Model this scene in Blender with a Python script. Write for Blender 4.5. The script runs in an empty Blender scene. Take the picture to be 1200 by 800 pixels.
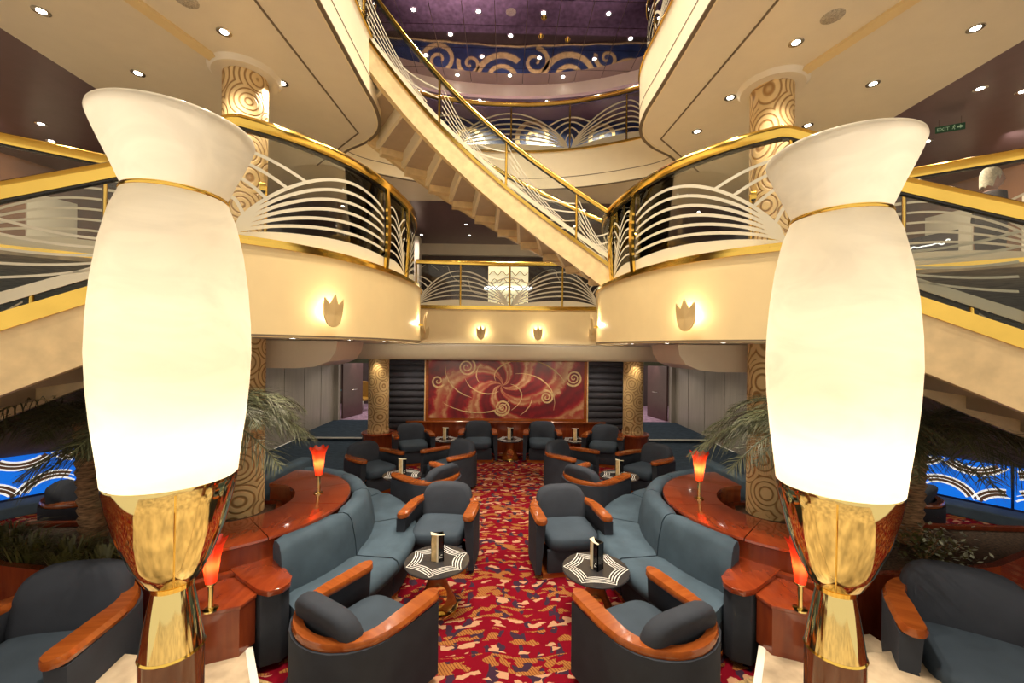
import bpy, bmesh, math, random
from math import sin, cos, pi, radians, sqrt, atan2
from mathutils import Vector, Matrix
random.seed(7)
SC = bpy.context.scene
COL = SC.collection

# ------------------------------------------------------------------ camera, world, exposure
FPX, EYE = 475.0, 2.5
cam_d = bpy.data.cameras.new('camera')
cam_d.sensor_fit = 'HORIZONTAL'; cam_d.sensor_width = 36.0
cam_d.lens = FPX * 36.0 / 1200.0
cam_d.shift_y = 8.0 / 1200.0
cam_d.clip_start = 0.05
cam = bpy.data.objects.new('camera', cam_d); COL.objects.link(cam)
psi, roll = radians(1.0), radians(0.6)
Fw = Vector((sin(psi), cos(psi), 0)); R0 = Vector((cos(psi), -sin(psi), 0)); U0 = Vector((0, 0, 1))
Rr = R0 * cos(roll) + U0 * sin(roll); Uu = U0 * cos(roll) - R0 * sin(roll)
m = Matrix((Rr, Uu, -Fw)).transposed().to_4x4(); m.translation = Vector((-0.05, 0, EYE))
cam.matrix_world = m
SC.camera = cam
SC.view_settings.view_transform = 'Standard'
SC.view_settings.look = 'None'
SC.view_settings.gamma = 1.0
SC.view_settings.exposure = 0.0
SC.view_settings.use_curve_mapping = False
SC.cycles.transparent_max_bounces = 32
SC.cycles.max_bounces = 8
SC.cycles.sample_clamp_indirect = 6.0
w = bpy.data.worlds.new('world'); SC.world = w; w.use_nodes = True
w.node_tree.nodes['Background'].inputs[0].default_value = (1.0, 0.87, 0.68, 1)
w.node_tree.nodes['Background'].inputs[1].default_value = 1.0

def spot(name, loc, power, size=100, blend=0.6, color=(1, 0.86, 0.66), target=None, radius=0.05):
    d = bpy.data.lights.new(name, 'SPOT'); d.energy = power; d.spot_size = radians(size); d.spot_blend = blend
    d.color = color; d.shadow_soft_size = radius
    o = bpy.data.objects.new(name, d); COL.objects.link(o); o.location = loc
    if target is not None:
        o.rotation_euler = (Vector(target) - Vector(loc)).to_track_quat('-Z', 'Y').to_euler()
    return o
def point(name, loc, power, color=(1, 0.8, 0.5), radius=0.03):
    d = bpy.data.lights.new(name, 'POINT'); d.energy = power; d.color = color; d.shadow_soft_size = radius
    o = bpy.data.objects.new(name, d); COL.objects.link(o); o.location = loc
    return o

# ------------------------------------------------------------------ materials
def nt(name):
    m = bpy.data.materials.new(name); m.use_nodes = True
    t = m.node_tree; b = t.nodes['Principled BSDF']
    return m, t, b
def mat(name, col, rough=0.5, metal=0.0, var=0.06, vscale=6.0, bump=0.0, bscale=60.0, coat=0.0, spec=0.5, stretch=None):
    m, t, b = nt(name); L = t.links
    b.inputs['Roughness'].default_value = rough; b.inputs['Metallic'].default_value = metal
    b.inputs['Coat Weight'].default_value = coat; b.inputs['Specular IOR Level'].default_value = spec
    tc = t.nodes.new('ShaderNodeTexCoord'); src = tc.outputs['Object']
    if stretch:
        mp = t.nodes.new('ShaderNodeMapping'); mp.inputs['Scale'].default_value = stretch
        L.new(src, mp.inputs['Vector']); src = mp.outputs[0]
    n = t.nodes.new('ShaderNodeTexNoise'); n.inputs['Scale'].default_value = vscale; n.inputs['Detail'].default_value = 4
    L.new(src, n.inputs['Vector'])
    r = t.nodes.new('ShaderNodeValToRGB')
    lo = [max(0, c * (1 - var * 2)) for c in col]; hi = [min(1, c * (1 + var * 2)) for c in col]
    r.color_ramp.elements[0].color = (*lo, 1); r.color_ramp.elements[1].color = (*hi, 1)
    r.color_ramp.elements[0].position = 0.3; r.color_ramp.elements[1].position = 0.7
    L.new(n.outputs['Fac'], r.inputs[0]); L.new(r.outputs[0], b.inputs['Base Color'])
    if bump:
        n2 = t.nodes.new('ShaderNodeTexNoise'); n2.inputs['Scale'].default_value = bscale
        L.new(src, n2.inputs['Vector'])
        bp = t.nodes.new('ShaderNodeBump'); bp.inputs['Strength'].default_value = bump; bp.inputs['Distance'].default_value = 0.01
        L.new(n2.outputs['Fac'], bp.inputs['Height']); L.new(bp.outputs[0], b.inputs['Normal'])
    return m
def emit(name, col, strength):
    m, t, b = nt(name)
    b.inputs['Base Color'].default_value = (*col, 1)
    b.inputs['Emission Color'].default_value = (*col, 1); b.inputs['Emission Strength'].default_value = strength
    return m
M = {}
M['cream'] = mat('cream_paint', (0.78, 0.61, 0.33), 0.42, var=0.01)
M['soffit'] = mat('beige_gloss_paint', (0.78, 0.70, 0.57), 0.28, var=0.01)
M['fascia_up'] = mat('ivory_paint', (0.86, 0.76, 0.56), 0.4, var=0.01)
M['tulip'] = mat('shaded_cream_tulip', (0.60, 0.43, 0.20), 0.5, var=0.01)  # cream darkened to paint in the shaded side of the sconce shields
M['tread_shaded'] = mat('taupe_tread_shade', (0.42, 0.32, 0.23), 0.35, var=0.03)  # dark taupe paints in the shade on the undersides of steps
M['groove'] = mat('shadow_gap', (0.16, 0.12, 0.08), 0.6)
M['gold'] = mat('polished_gold', (0.90, 0.60, 0.13), 0.14, 1.0, var=0.05, vscale=3)
M['brass'] = mat('polished_brass', (0.80, 0.65, 0.28), 0.07, 1.0, var=0.02)
M['marble'] = mat('cream_marble', (0.70, 0.53, 0.29), 0.35, var=0.06, vscale=9)
M['marble_pale'] = mat('pale_marble', (0.50, 0.40, 0.28), 0.15, var=0.2, vscale=4)
M['white_edge'] = mat('white_nosing', (0.85, 0.82, 0.75), 0.3, var=0.02)
M['pebble'] = mat('granite_floor', (0.38, 0.26, 0.12), 0.3, var=0.35, vscale=38)
M['sofa'] = mat('slate_blue_upholstery', (0.058, 0.092, 0.130), 0.85, var=0.08, vscale=5, bump=0.15, bscale=350, spec=0.25)
M['chair'] = mat('shaded_charcoal_upholstery', (0.038, 0.045, 0.062), 0.85, var=0.06, vscale=5, bump=0.15, bscale=350, spec=0.25)  # seat fabric darkened to paint in the shade on the shells
M['chair_seat'] = mat('slate_seat_upholstery', (0.046, 0.066, 0.094), 0.85, var=0.06, vscale=5, bump=0.15, bscale=350, spec=0.25)
def wood(name, c1, c2, scale, direction=(1, 8, 8), rough=0.2, coat=0.6):
    m, t, b = nt(name); L = t.links
    tc = t.nodes.new('ShaderNodeTexCoord'); mp = t.nodes.new('ShaderNodeMapping'); mp.inputs['Scale'].default_value = direction
    L.new(tc.outputs['Object'], mp.inputs['Vector'])
    n = t.nodes.new('ShaderNodeTexNoise'); n.inputs['Scale'].default_value = scale; n.inputs['Detail'].default_value = 5
    n.inputs['Distortion'].default_value = 0.6
    L.new(mp.outputs[0], n.inputs['Vector'])
    r = t.nodes.new('ShaderNodeValToRGB'); r.color_ramp.elements[0].color = (*c1, 1); r.color_ramp.elements[1].color = (*c2, 1)
    r.color_ramp.elements[0].position = 0.3; r.color_ramp.elements[1].position = 0.7
    L.new(n.outputs['Fac'], r.inputs[0]); L.new(r.outputs[0], b.inputs['Base Color'])
    b.inputs['Roughness'].default_value = rough; b.inputs['Coat Weight'].default_value = coat; b.inputs['Coat Roughness'].default_value = 0.06
    return m
M['shop'] = wood('walnut_shop_wall', (0.16, 0.07, 0.035), (0.26, 0.12, 0.06), 2.0, (2, 2, 1), 0.3, 0.3)
M['arm'] = wood('cherry_arm_wood', (0.25, 0.055, 0.010), (0.38, 0.10, 0.018), 3.0)
M['wood'] = wood('mahogany_veneer', (0.16, 0.026, 0.009), (0.25, 0.048, 0.013), 2.5, (6, 6, 1))
M['wood_top'] = wood('mahogany_counter_top', (0.20, 0.030, 0.010), (0.29, 0.052, 0.014), 3.0, (6, 1.5, 1), 0.12, 0.9)
M['wood_dark'] = wood('dark_wood', (0.10, 0.028, 0.010), (0.15, 0.045, 0.014), 3.0, (8, 8, 1), 0.15, 0.8)
M['carpet_blue'] = mat('navy_carpet', (0.040, 0.062, 0.092), 0.95, var=0.16, vscale=7, bump=0.3, bscale=200, spec=0.1, stretch=(1, 3, 1))
M['carpet_purple'] = mat('purple_carpet', (0.145, 0.095, 0.18), 0.95, var=0.2, vscale=9, spec=0.1)
M['carpet_bounce'] = mat('taupe_bounce_carpet', (0.34, 0.28, 0.19), 0.95, var=0.15, vscale=9, spec=0.1)  # for an unseen floor, coloured to bounce beige light onto the soffit
M['carpet_lilac'] = mat('lilac_carpet', (0.40, 0.27, 0.38), 0.95, var=0.2, vscale=9, spec=0.1)
M['purple'] = mat('aubergine_ceiling_paint', (0.15, 0.095, 0.115), 0.3, var=0.03)
M['purple_lit'] = mat('lit_aubergine_paint', (0.20, 0.135, 0.165), 0.4, var=0.03)  # same ceiling paint, lightened for its better lit part; unused
M['pad'] = mat('dark_padded_fabric', (0.045, 0.045, 0.060), 0.8, var=0.08, spec=0.3)
M['grey'] = mat('taupe_wall_panel', (0.44, 0.40, 0.35), 0.3, var=0.05, vscale=2, stretch=(6, 6, 0.6))
M['green_grey'] = mat('sage_header', (0.22, 0.25, 0.17), 0.5)
M['door'] = mat('plum_door', (0.10, 0.045, 0.045), 0.3, var=0.05)
M['darkwall'] = mat('dark_brown_wall', (0.085, 0.062, 0.060), 0.4, var=0.06)
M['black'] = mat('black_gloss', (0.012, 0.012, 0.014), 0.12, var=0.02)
M['tabletop'] = mat('smoked_table_glass', (0.040, 0.038, 0.042), 0.08, var=0.02)
M['inlay'] = mat('white_inlay', (0.80, 0.80, 0.78), 0.35, var=0.01)
M['menu_gold'] = mat('menu_gold_card', (0.72, 0.52, 0.26), 0.4, var=0.12, vscale=20)
M['menu_cream'] = mat('menu_cream_card', (0.85, 0.76, 0.58), 0.4, var=0.02)
M['etch'] = mat('frosted_etching', (0.60, 0.56, 0.45), 0.5, var=0.01)
M['chrome'] = mat('chrome_trim', (0.55, 0.53, 0.50), 0.15, 1.0)
M['lens'] = emit('downlight_lens', (1.0, 0.95, 0.86), 22.0)
M['mulch'] = mat('bark_mulch', (0.07, 0.040, 0.022), 0.9, var=0.45, vscale=45, bump=1.0, bscale=50)
M['trunk'] = mat('palm_trunk_fibre', (0.26, 0.15, 0.075), 0.85, var=0.35, vscale=14, bump=1.0, bscale=30, stretch=(1, 1, 5))
M['leaf'] = mat('palm_leaf', (0.085, 0.092, 0.045), 0.5, var=0.25, vscale=3, spec=0.35)
M['leaf_grass'] = mat('grass_tuft_leaf', (0.085, 0.085, 0.022), 0.5, var=0.25, vscale=3)
M['leaf_pale'] = mat('variegated_leaf', (0.42, 0.45, 0.34), 0.5, var=0.5, vscale=9)
M['skin'] = mat('skin', (0.55, 0.32, 0.25), 0.5)
M['hair'] = mat('white_hair', (0.72, 0.66, 0.52), 0.7, var=0.12, vscale=40, bump=0.6, bscale=90)
M['shirt'] = mat('dark_brown_shirt', (0.05, 0.035, 0.035), 0.8)
M['yellow'] = mat('mustard_chair_leather', (0.50, 0.27, 0.03), 0.5)
M['teal'] = mat('teal_cushion', (0.02, 0.25, 0.35), 0.6)
M['exit_green'] = emit('exit_sign_green', (0.010, 0.060, 0.025), 0.1)
M['exit_white'] = emit('exit_sign_white', (0.35, 0.5, 0.32), 0.2)
M['neon'] = emit('white_sign_letters', (1, 1, 1), 1.5)
M['navy'] = mat('navy_mural_panel', (0.018, 0.038, 0.12), 0.4, var=0.2, vscale=3)
M['mural_gold'] = mat('mural_gold_leaf', (0.58, 0.44, 0.22), 0.4, 0.15, var=0.14, vscale=12)
M['lantern'] = emit('cream_lantern_panel', (1.0, 0.88, 0.55), 0.75)
M['cool'] = emit('cool_strip_light', (0.75, 0.9, 1.0), 3.0)
M['speaker'] = mat('speaker_grille', (0.42, 0.38, 0.32), 0.6, var=0.2, vscale=80)

def glass_mat():
    m, t, b = nt('clear_glass'); L = t.links; t.nodes.remove(b)
    out = t.nodes['Material Output']
    tr = t.nodes.new('ShaderNodeBsdfTransparent'); tr.inputs[0].default_value = (0.94, 0.95, 0.93, 1)
    gl = t.nodes.new('ShaderNodeBsdfGlossy'); gl.inputs['Roughness'].default_value = 0.03
    fr = t.nodes.new('ShaderNodeFresnel'); fr.inputs['IOR'].default_value = 1.4
    mx = t.nodes.new('ShaderNodeMixShader')
    L.new(fr.outputs[0], mx.inputs[0]); L.new(tr.outputs[0], mx.inputs[1]); L.new(gl.outputs[0], mx.inputs[2]); L.new(mx.outputs[0], out.inputs[0])
    return m
M['glass'] = glass_mat()
def shade_mat(name, col, trans, swirl=0.0, gloss=0.06):
    m, t, b = nt(name); L = t.links; t.nodes.remove(b); out = t.nodes['Material Output']
    tl = t.nodes.new('ShaderNodeBsdfTranslucent'); df = t.nodes.new('ShaderNodeBsdfDiffuse'); gl = t.nodes.new('ShaderNodeBsdfGlossy')
    gl.inputs['Roughness'].default_value = 0.12
    tc = t.nodes.new('ShaderNodeTexCoord')
    n = t.nodes.new('ShaderNodeTexNoise'); n.inputs['Scale'].default_value = 2.2; n.inputs['Detail'].default_value = 5; n.inputs['Distortion'].default_value = 2.5
    mp = t.nodes.new('ShaderNodeMapping'); mp.inputs['Scale'].default_value = (1, 1, 2.5); mp.inputs['Rotation'].default_value = (0.4, 0.5, 0)
    L.new(tc.outputs['Object'], mp.inputs[0]); L.new(mp.outputs[0], n.inputs['Vector'])
    r = t.nodes.new('ShaderNodeValToRGB')
    r.color_ramp.elements[0].color = (*[c * (1 - swirl) for c in col], 1); r.color_ramp.elements[1].color = (*col, 1)
    r.color_ramp.elements[0].position = 0.35; r.color_ramp.elements[1].position = 0.6
    L.new(n.outputs['Fac'], r.inputs[0])
    for s in (tl, df): L.new(r.outputs[0], s.inputs[0])
    m1 = t.nodes.new('ShaderNodeMixShader'); m1.inputs[0].default_value = trans
    L.new(df.outputs[0], m1.inputs[1]); L.new(tl.outputs[0], m1.inputs[2])
    m2 = t.nodes.new('ShaderNodeMixShader'); m2.inputs[0].default_value = gloss
    L.new(m1.outputs[0], m2.inputs[1]); L.new(gl.outputs[0], m2.inputs[2]); L.new(m2.outputs[0], out.inputs[0])
    return m
M['alabaster'] = shade_mat('alabaster_glass', (0.80, 0.75, 0.65), 0.55, 0.10)
M['red_glass'] = shade_mat('red_art_glass', (0.90, 0.06, 0.02), 0.75, 0.1, 0.08)

def carpet_mat():
    m, t, b = nt('red_flame_carpet'); L = t.links
    b.inputs['Roughness'].default_value = 0.95; b.inputs['Specular IOR Level'].default_value = 0.1
    tc = t.nodes.new('ShaderNodeTexCoord')
    sep = t.nodes.new('ShaderNodeSeparateXYZ'); L.new(tc.outputs['Object'], sep.inputs[0])
    def math_(op, a, bb=None, c=None):
        n = t.nodes.new('ShaderNodeMath'); n.operation = op
        for i, v in enumerate((a, bb, c)):
            if v is None: continue
            if isinstance(v, (int, float)): n.inputs[i].default_value = v
            else: L.new(v, n.inputs[i])
        return n.outputs[0]
    # wavy rows bending across the aisle
    wv = math_('MULTIPLY', math_('SINE', math_('MULTIPLY', sep.outputs[0], 9.0)), 0.03)
    yy = math_('ADD', sep.outputs[1], wv)
    cmb = t.nodes.new('ShaderNodeCombineXYZ'); L.new(sep.outputs[0], cmb.inputs[0]); L.new(yy, cmb.inputs[1])
    nz = t.nodes.new('ShaderNodeTexNoise'); nz.inputs['Scale'].default_value = 12; L.new(cmb.outputs[0], nz.inputs['Vector'])
    mixv = t.nodes.new('ShaderNodeVectorMath'); mixv.operation = 'MULTIPLY_ADD'
    mixv.inputs[1].default_value = (0.06, 0.06, 0); L.new(nz.outputs['Color'], mixv.inputs[0]); L.new(cmb.outputs[0], mixv.inputs[2])
    def layer(scale, rot, strch, lo, seed):
        mp = t.nodes.new('ShaderNodeMapping'); mp.inputs['Scale'].default_value = strch; mp.inputs['Rotation'].default_value = (0, 0, rot)
        mp.inputs['Location'].default_value = (seed, seed * 1.7, 0)
        L.new(mixv.outputs[0], mp.inputs[0])
        v = t.nodes.new('ShaderNodeTexVoronoi'); v.inputs['Scale'].default_value = scale; v.inputs['Randomness'].default_value = 0.9
        v.voronoi_dimensions = '2D'
        L.new(mp.outputs[0], v.inputs['Vector'])
        s = t.nodes.new('ShaderNodeSeparateColor'); L.new(v.outputs['Color'], s.inputs[0])
        return s.outputs[0], s.outputs[1], v.outputs['Distance']
    a1, a2, ad = layer(14.0, 0.5, (1, 1.8, 1), 0, 3.1)
    b1, b2, bd = layer(10.0, -0.6, (2.0, 1.0, 1), 0, 8.7)
    row = math_('FRACT', math_('MULTIPLY', yy, 3.2))
    def mixc(fac, c0, c1):
        n = t.nodes.new('ShaderNodeMix'); n.data_type = 'RGBA'; L.new(fac, n.inputs[0])
        for i, c in ((6, c0), (7, c1)):
            if isinstance(c, tuple): n.inputs[i].default_value = (*c, 1)
            else: L.new(c, n.inputs[i])
        return n.outputs[2]
    # stripes inside the gold leaves
    stripe = math_('GREATER_THAN', math_('SINE', math_('MULTIPLY', math_('ADD', sep.outputs[0], math_('MULTIPLY', yy, 0.6)), 260.0)), 0.6)
    gold = mixc(stripe, (0.33, 0.13, 0.035), (0.16, 0.045, 0.018))
    c = mixc(math_('GREATER_THAN', b1, 0.80), (0.17, 0.002, 0.011), (0.040, 0.018, 0.036))
    rowg = math_('LESS_THAN', row, 0.55)
    c = mixc(math_('MULTIPLY', math_('GREATER_THAN', a1, 0.60), rowg), c, gold)
    rowc = math_('GREATER_THAN', row, 0.62)
    c = mixc(math_('MULTIPLY', math_('GREATER_THAN', a2, 0.70), rowc), c, (0.46, 0.25, 0.15))
    L.new(c, b.inputs['Base Color'])
    return m
M['carpet_red'] = carpet_mat()

def painting_mat():
    m, t, b = nt('red_swirl_painting'); L = t.links
    b.inputs['Roughness'].default_value = 0.35
    tc = t.nodes.new('ShaderNodeTexCoord'); sep = t.nodes.new('ShaderNodeSeparateXYZ'); L.new(tc.outputs['Object'], sep.inputs[0])
    def math_(op, a, bb=None):
        n = t.nodes.new('ShaderNodeMath'); n.operation = op
        for i, v in enumerate((a, bb)):
            if v is None: continue
            if isinstance(v, (int, float)): n.inputs[i].default_value = v
            else: L.new(v, n.inputs[i])
        return n.outputs[0]
    x = math_('ADD', sep.outputs[0], 0.12); z = math_('ADD', sep.outputs[2], -0.86)
    r = math_('SQRT', math_('ADD', math_('MULTIPLY', x, x), math_('MULTIPLY', math_('MULTIPLY', z, z), 1.6)))
    th = math_('ARCTAN2', z, x)
    nz = t.nodes.new('ShaderNodeTexNoise'); nz.inputs['Scale'].default_value = 2.6; nz.inputs['Detail'].default_value = 6; nz.inputs['Roughness'].default_value = 0.65
    L.new(tc.outputs['Object'], nz.inputs['Vector'])
    ph = math_('ADD', math_('ADD', math_('MULTIPLY', th, 6.0), math_('MULTIPLY', math_('POWER', r, 0.6), -11.0)), math_('MULTIPLY', nz.outputs['Fac'], 3.5))
    fac = math_('ADD', math_('ADD', math_('MULTIPLY', math_('SINE', ph), 0.36), math_('MULTIPLY', math_('SINE', math_('MULTIPLY', ph, 3.0)), 0.13)), math_('ADD', math_('MULTIPLY', nz.outputs['Fac'], 0.75), 0.16))
    rp = t.nodes.new('ShaderNodeValToRGB'); e = rp.color_ramp.elements
    e[0].position = 0.0; e[0].color = (0.06, 0.006, 0.014, 1)
    e[1].position = 1.0; e[1].color = (0.70, 0.48, 0.30, 1)
    for p, c in ((0.25, (0.17, 0.006, 0.014)), (0.55, (0.32, 0.008, 0.018)), (0.7, (0.40, 0.045, 0.04)), (0.8, (0.42, 0.12, 0.06)), (0.9, (0.55, 0.28, 0.14))):
        n = e.new(p); n.color = (*c, 1)
    L.new(fac, rp.inputs[0]); L.new(rp.outputs[0], b.inputs['Base Color'])
    return m
M['painting'] = painting_mat()

def mosaic_mat():
    # backlit blue glass with brown and white wave bands
    m, t, b = nt('blue_wave_glass'); L = t.links
    tc = t.nodes.new('ShaderNodeTexCoord')
    v = t.nodes.new('ShaderNodeTexNoise'); v.inputs['Scale'].default_value = 2.0; L.new(tc.outputs['Object'], v.inputs['Vector'])
    r = t.nodes.new('ShaderNodeValToRGB'); r.color_ramp.elements[0].color = (0.002, 0.09, 0.50, 1); r.color_ramp.elements[1].color = (0.004, 0.16, 0.72, 1)
    L.new(v.outputs['Fac'], r.inputs[0]); L.new(r.outputs[0], b.inputs['Base Color']); L.new(r.outputs[0], b.inputs['Emission Color'])
    b.inputs['Emission Strength'].default_value = 1.0
    return m
M['mosaic'] = mosaic_mat()
M['mosaic_brown'] = emit('brown_wave_band', (0.075, 0.035, 0.018), 0.7)
M['mosaic_white'] = emit('white_wave_line', (0.9, 0.9, 0.85), 0.8)

def column_mat():
    m, t, b = nt('carved_sandstone'); L = t.links
    b.inputs['Roughness'].default_value = 0.6
    tc = t.nodes.new('ShaderNodeTexCoord')
    vo = t.nodes.new('ShaderNodeTexVoronoi'); vo.inputs['Scale'].default_value = 3.0; vo.inputs['Randomness'].default_value = 0.75
    L.new(tc.outputs['Object'], vo.inputs['Vector'])
    mu_ = t.nodes.new('ShaderNodeMath'); mu_.operation = 'MULTIPLY'; mu_.inputs[1].default_value = 40.0; L.new(vo.outputs['Distance'], mu_.inputs[0])
    si = t.nodes.new('ShaderNodeMath'); si.operation = 'SINE'; L.new(mu_.outputs[0], si.inputs[0])
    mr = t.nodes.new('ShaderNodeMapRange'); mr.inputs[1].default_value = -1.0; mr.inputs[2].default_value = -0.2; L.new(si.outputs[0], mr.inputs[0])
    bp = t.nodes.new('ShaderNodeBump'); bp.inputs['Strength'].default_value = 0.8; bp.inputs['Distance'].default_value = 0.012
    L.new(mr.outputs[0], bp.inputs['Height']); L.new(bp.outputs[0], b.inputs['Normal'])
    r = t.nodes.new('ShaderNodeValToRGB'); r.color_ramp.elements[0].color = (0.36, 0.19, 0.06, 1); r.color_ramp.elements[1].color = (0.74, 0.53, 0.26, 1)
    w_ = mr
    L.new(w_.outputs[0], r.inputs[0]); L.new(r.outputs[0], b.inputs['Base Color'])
    return m
M['column'] = column_mat()
M['mirror'] = mat('mirror_ceiling_metal', (0.46, 0.38, 0.40), 0.04, 1.0, var=0.01)

# ------------------------------------------------------------------ geometry helpers
class G:
    def __init__(s): s.v = []; s.f = []
    def add(s, vs, fs):
        o = len(s.v); s.v += [tuple(p) for p in vs]; s.f += [tuple(i + o for i in q) for q in fs]; return s
    def box(s, x0, x1, y0, y1, z0, z1):
        return s.add([(x0, y0, z0), (x1, y0, z0), (x1, y1, z0), (x0, y1, z0), (x0, y0, z1), (x1, y0, z1), (x1, y1, z1), (x0, y1, z1)],
                     [(3, 2, 1, 0), (4, 5, 6, 7), (0, 1, 5, 4), (1, 2, 6, 5), (2, 3, 7, 6), (3, 0, 4, 7)])
    def prism(s, poly, z0, z1):
        n = len(poly)
        return s.add([(p[0], p[1], z0) for p in poly] + [(p[0], p[1], z1) for p in poly],
                     [tuple(range(n))[::-1], tuple(range(n, 2 * n))] + [(i, (i + 1) % n, n + (i + 1) % n, n + i) for i in range(n)])
    def lathe(s, prof, seg=32, cx=0, cy=0, cap=True):
        vs = []; n = len(prof)
        for k in range(seg):
            a = 2 * pi * k / seg
            for r, z in prof: vs.append((cx + r * cos(a), cy + r * sin(a), z))
        fs = []
        for k in range(seg):
            k2 = (k + 1) % seg
            for i in range(n - 1): fs.append((k * n + i, k2 * n + i, k2 * n + i + 1, k * n + i + 1))
        if cap:
            if prof[0][0] > 1e-6: fs.append(tuple(k * n for k in range(seg))[::-1])
            if prof[-1][0] > 1e-6: fs.append(tuple(k * n + n - 1 for k in range(seg)))
        return s.add(vs, fs)
    def rings(s, rings, closed_ring=True, cap=True, loop=False):
        n = len(rings[0]); vs = [p for r in rings for p in r]; fs = []
        R = len(rings)
        for i in range(R if loop else R - 1):
            j = (i + 1) % R
            for k in range(n if closed_ring else n - 1):
                k2 = (k + 1) % n
                fs.append((i * n + k, i * n + k2, j * n + k2, j * n + k))
        if cap and closed_ring and not loop:
            fs.append(tuple(range(n))[::-1]); fs.append(tuple((R - 1) * n + k for k in range(n)))
        return s.add(vs, fs)
    def sweep(s, path, prof, cap=True, loop=False):
        # prof: list of (side, up) or callable(t) -> list; side = left-hand normal in plan
        n = len(path); rs = []
        for i, p in enumerate(path):
            if loop: a = path[(i - 1) % n]; b = path[(i + 1) % n]
            else: a = path[max(i - 1, 0)]; b = path[min(i + 1, n - 1)]
            dx, dy = b[0] - a[0], b[1] - a[1]; l = sqrt(dx * dx + dy * dy) or 1
            nx, ny = -dy / l, dx / l
            pr = prof(i / (n - 1)) if callable(prof) else prof
            rs.append([(p[0] + nx * u, p[1] + ny * u, p[2] + v) for u, v in pr])
        return s.rings(rs, True, cap, loop)
    def tube(s, path, r, seg=8, cap=True):
        pts = [Vector(p) for p in path]; rs = []
        for i, p in enumerate(pts):
            d = (pts[min(i + 1, len(pts) - 1)] - pts[max(i - 1, 0)]).normalized()
            up = Vector((0, 0, 1)) if abs(d.z) < 0.9 else Vector((0, 1, 0))
            a = d.cross(up).normalized(); b = a.cross(d)
            rr = r[i] if isinstance(r, (list, tuple)) else r
            rs.append([tuple(p + a * rr * cos(2 * pi * k / seg) + b * rr * sin(2 * pi * k / seg)) for k in range(seg)])
        return s.rings(rs, True, cap)
    def ell(s, c, r, nu=16, nv=10, e=1.0):
        vs = []; fs = []
        def pw(x): return math.copysign(abs(x) ** e, x)
        for j in range(nv + 1):
            ph = -pi / 2 + pi * j / nv
            for i in range(nu):
                th = 2 * pi * i / nu
                vs.append((c[0] + r[0] * pw(cos(ph)) * pw(cos(th)), c[1] + r[1] * pw(cos(ph)) * pw(sin(th)), c[2] + r[2] * pw(sin(ph))))
        for j in range(nv):
            for i in range(nu): fs.append((j * nu + i, j * nu + (i + 1) % nu, (j + 1) * nu + (i + 1) % nu, (j + 1) * nu + i))
        return s.add(vs, fs)
    def xf(s, mtx):
        s.v = [tuple(mtx @ Vector(p)) for p in s.v]; return s
    def off(s, loc):
        s.v = [(p[0] - loc[0], p[1] - loc[1], p[2] - loc[2]) for p in s.v]; return s

def obj(name, g, material, parent=None, smooth=None, bevel=0.0, fix=True, label=None, kind=None):
    me = bpy.data.meshes.new(name); bm = bmesh.new()
    vs = [bm.verts.new(p) for p in g.v]
    for q in g.f:
        try: bm.faces.new([vs[i] for i in q])
        except ValueError: pass
    bmesh.ops.remove_doubles(bm, verts=bm.verts, dist=1e-5)
    if bevel: bmesh.ops.bevel(bm, geom=[e for e in bm.edges if len(e.link_faces) == 2 and e.calc_face_angle(0) > 0.6], offset=bevel, segments=2, affect='EDGES', profile=0.6)
    if fix: bmesh.ops.recalc_face_normals(bm, faces=bm.faces)
    if smooth is not None:
        for f in bm.faces: f.smooth = True
        for e in bm.edges:
            if len(e.link_faces) == 2 and e.calc_face_angle(0) > radians(smooth): e.smooth = False
    bm.to_mesh(me); bm.free()
    me.materials.append(M[material] if isinstance(material, str) else material)
    o = bpy.data.objects.new(name, me); COL.objects.link(o)
    if parent is not None: o.parent = parent
    if label: o['label'] = label
    if kind: o['kind'] = kind
    return o
def tag(o, label, cat, group=None):
    o['label'] = label; o['category'] = cat
    if group: o['group'] = group
    return o
def thing(name, label, cat, loc=(0, 0, 0), rotz=0.0, group=None, scale=1.0):
    o = bpy.data.objects.new(name, None); COL.objects.link(o)
    o.location = loc; o.rotation_euler = (0, 0, rotz); o.scale = (scale,) * 3; o.empty_display_size = 0.1
    return tag(o, label, cat, group)
def struct(name, g, material, parent=None, **k):
    o = obj(name, g, material, parent, **k)
    if parent is None: o['kind'] = 'structure'
    return o
def dup(root, loc, rotz, label=None, group=None, scale=None):
    r = root.copy(); COL.objects.link(r); r.location = loc; r.rotation_euler = (0, 0, rotz)
    if scale: r.scale = (scale,) * 3
    if label: r['label'] = label
    if group: r['group'] = group
    for ch in list(root.children):
        c = ch.copy(); COL.objects.link(c); c.parent = r
        for g2 in ch.children:
            d = g2.copy(); COL.objects.link(d); d.parent = c
    return r
def face(vx, vy): return atan2(-vx, vy)       # rotz that turns local +Y towards (vx, vy)
def resample(path, n):
    P = [Vector(p) for p in path]; d = [0]
    for a, b in zip(P, P[1:]): d.append(d[-1] + (b - a).length)
    out = []; j = 0
    for i in range(n):
        s = d[-1] * i / (n - 1)
        while j < len(P) - 2 and d[j + 1] < s: j += 1
        t = (s - d[j]) / max(d[j + 1] - d[j], 1e-9); out.append(tuple(P[j].lerp(P[j + 1], min(max(t, 0), 1))))
    return out
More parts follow.
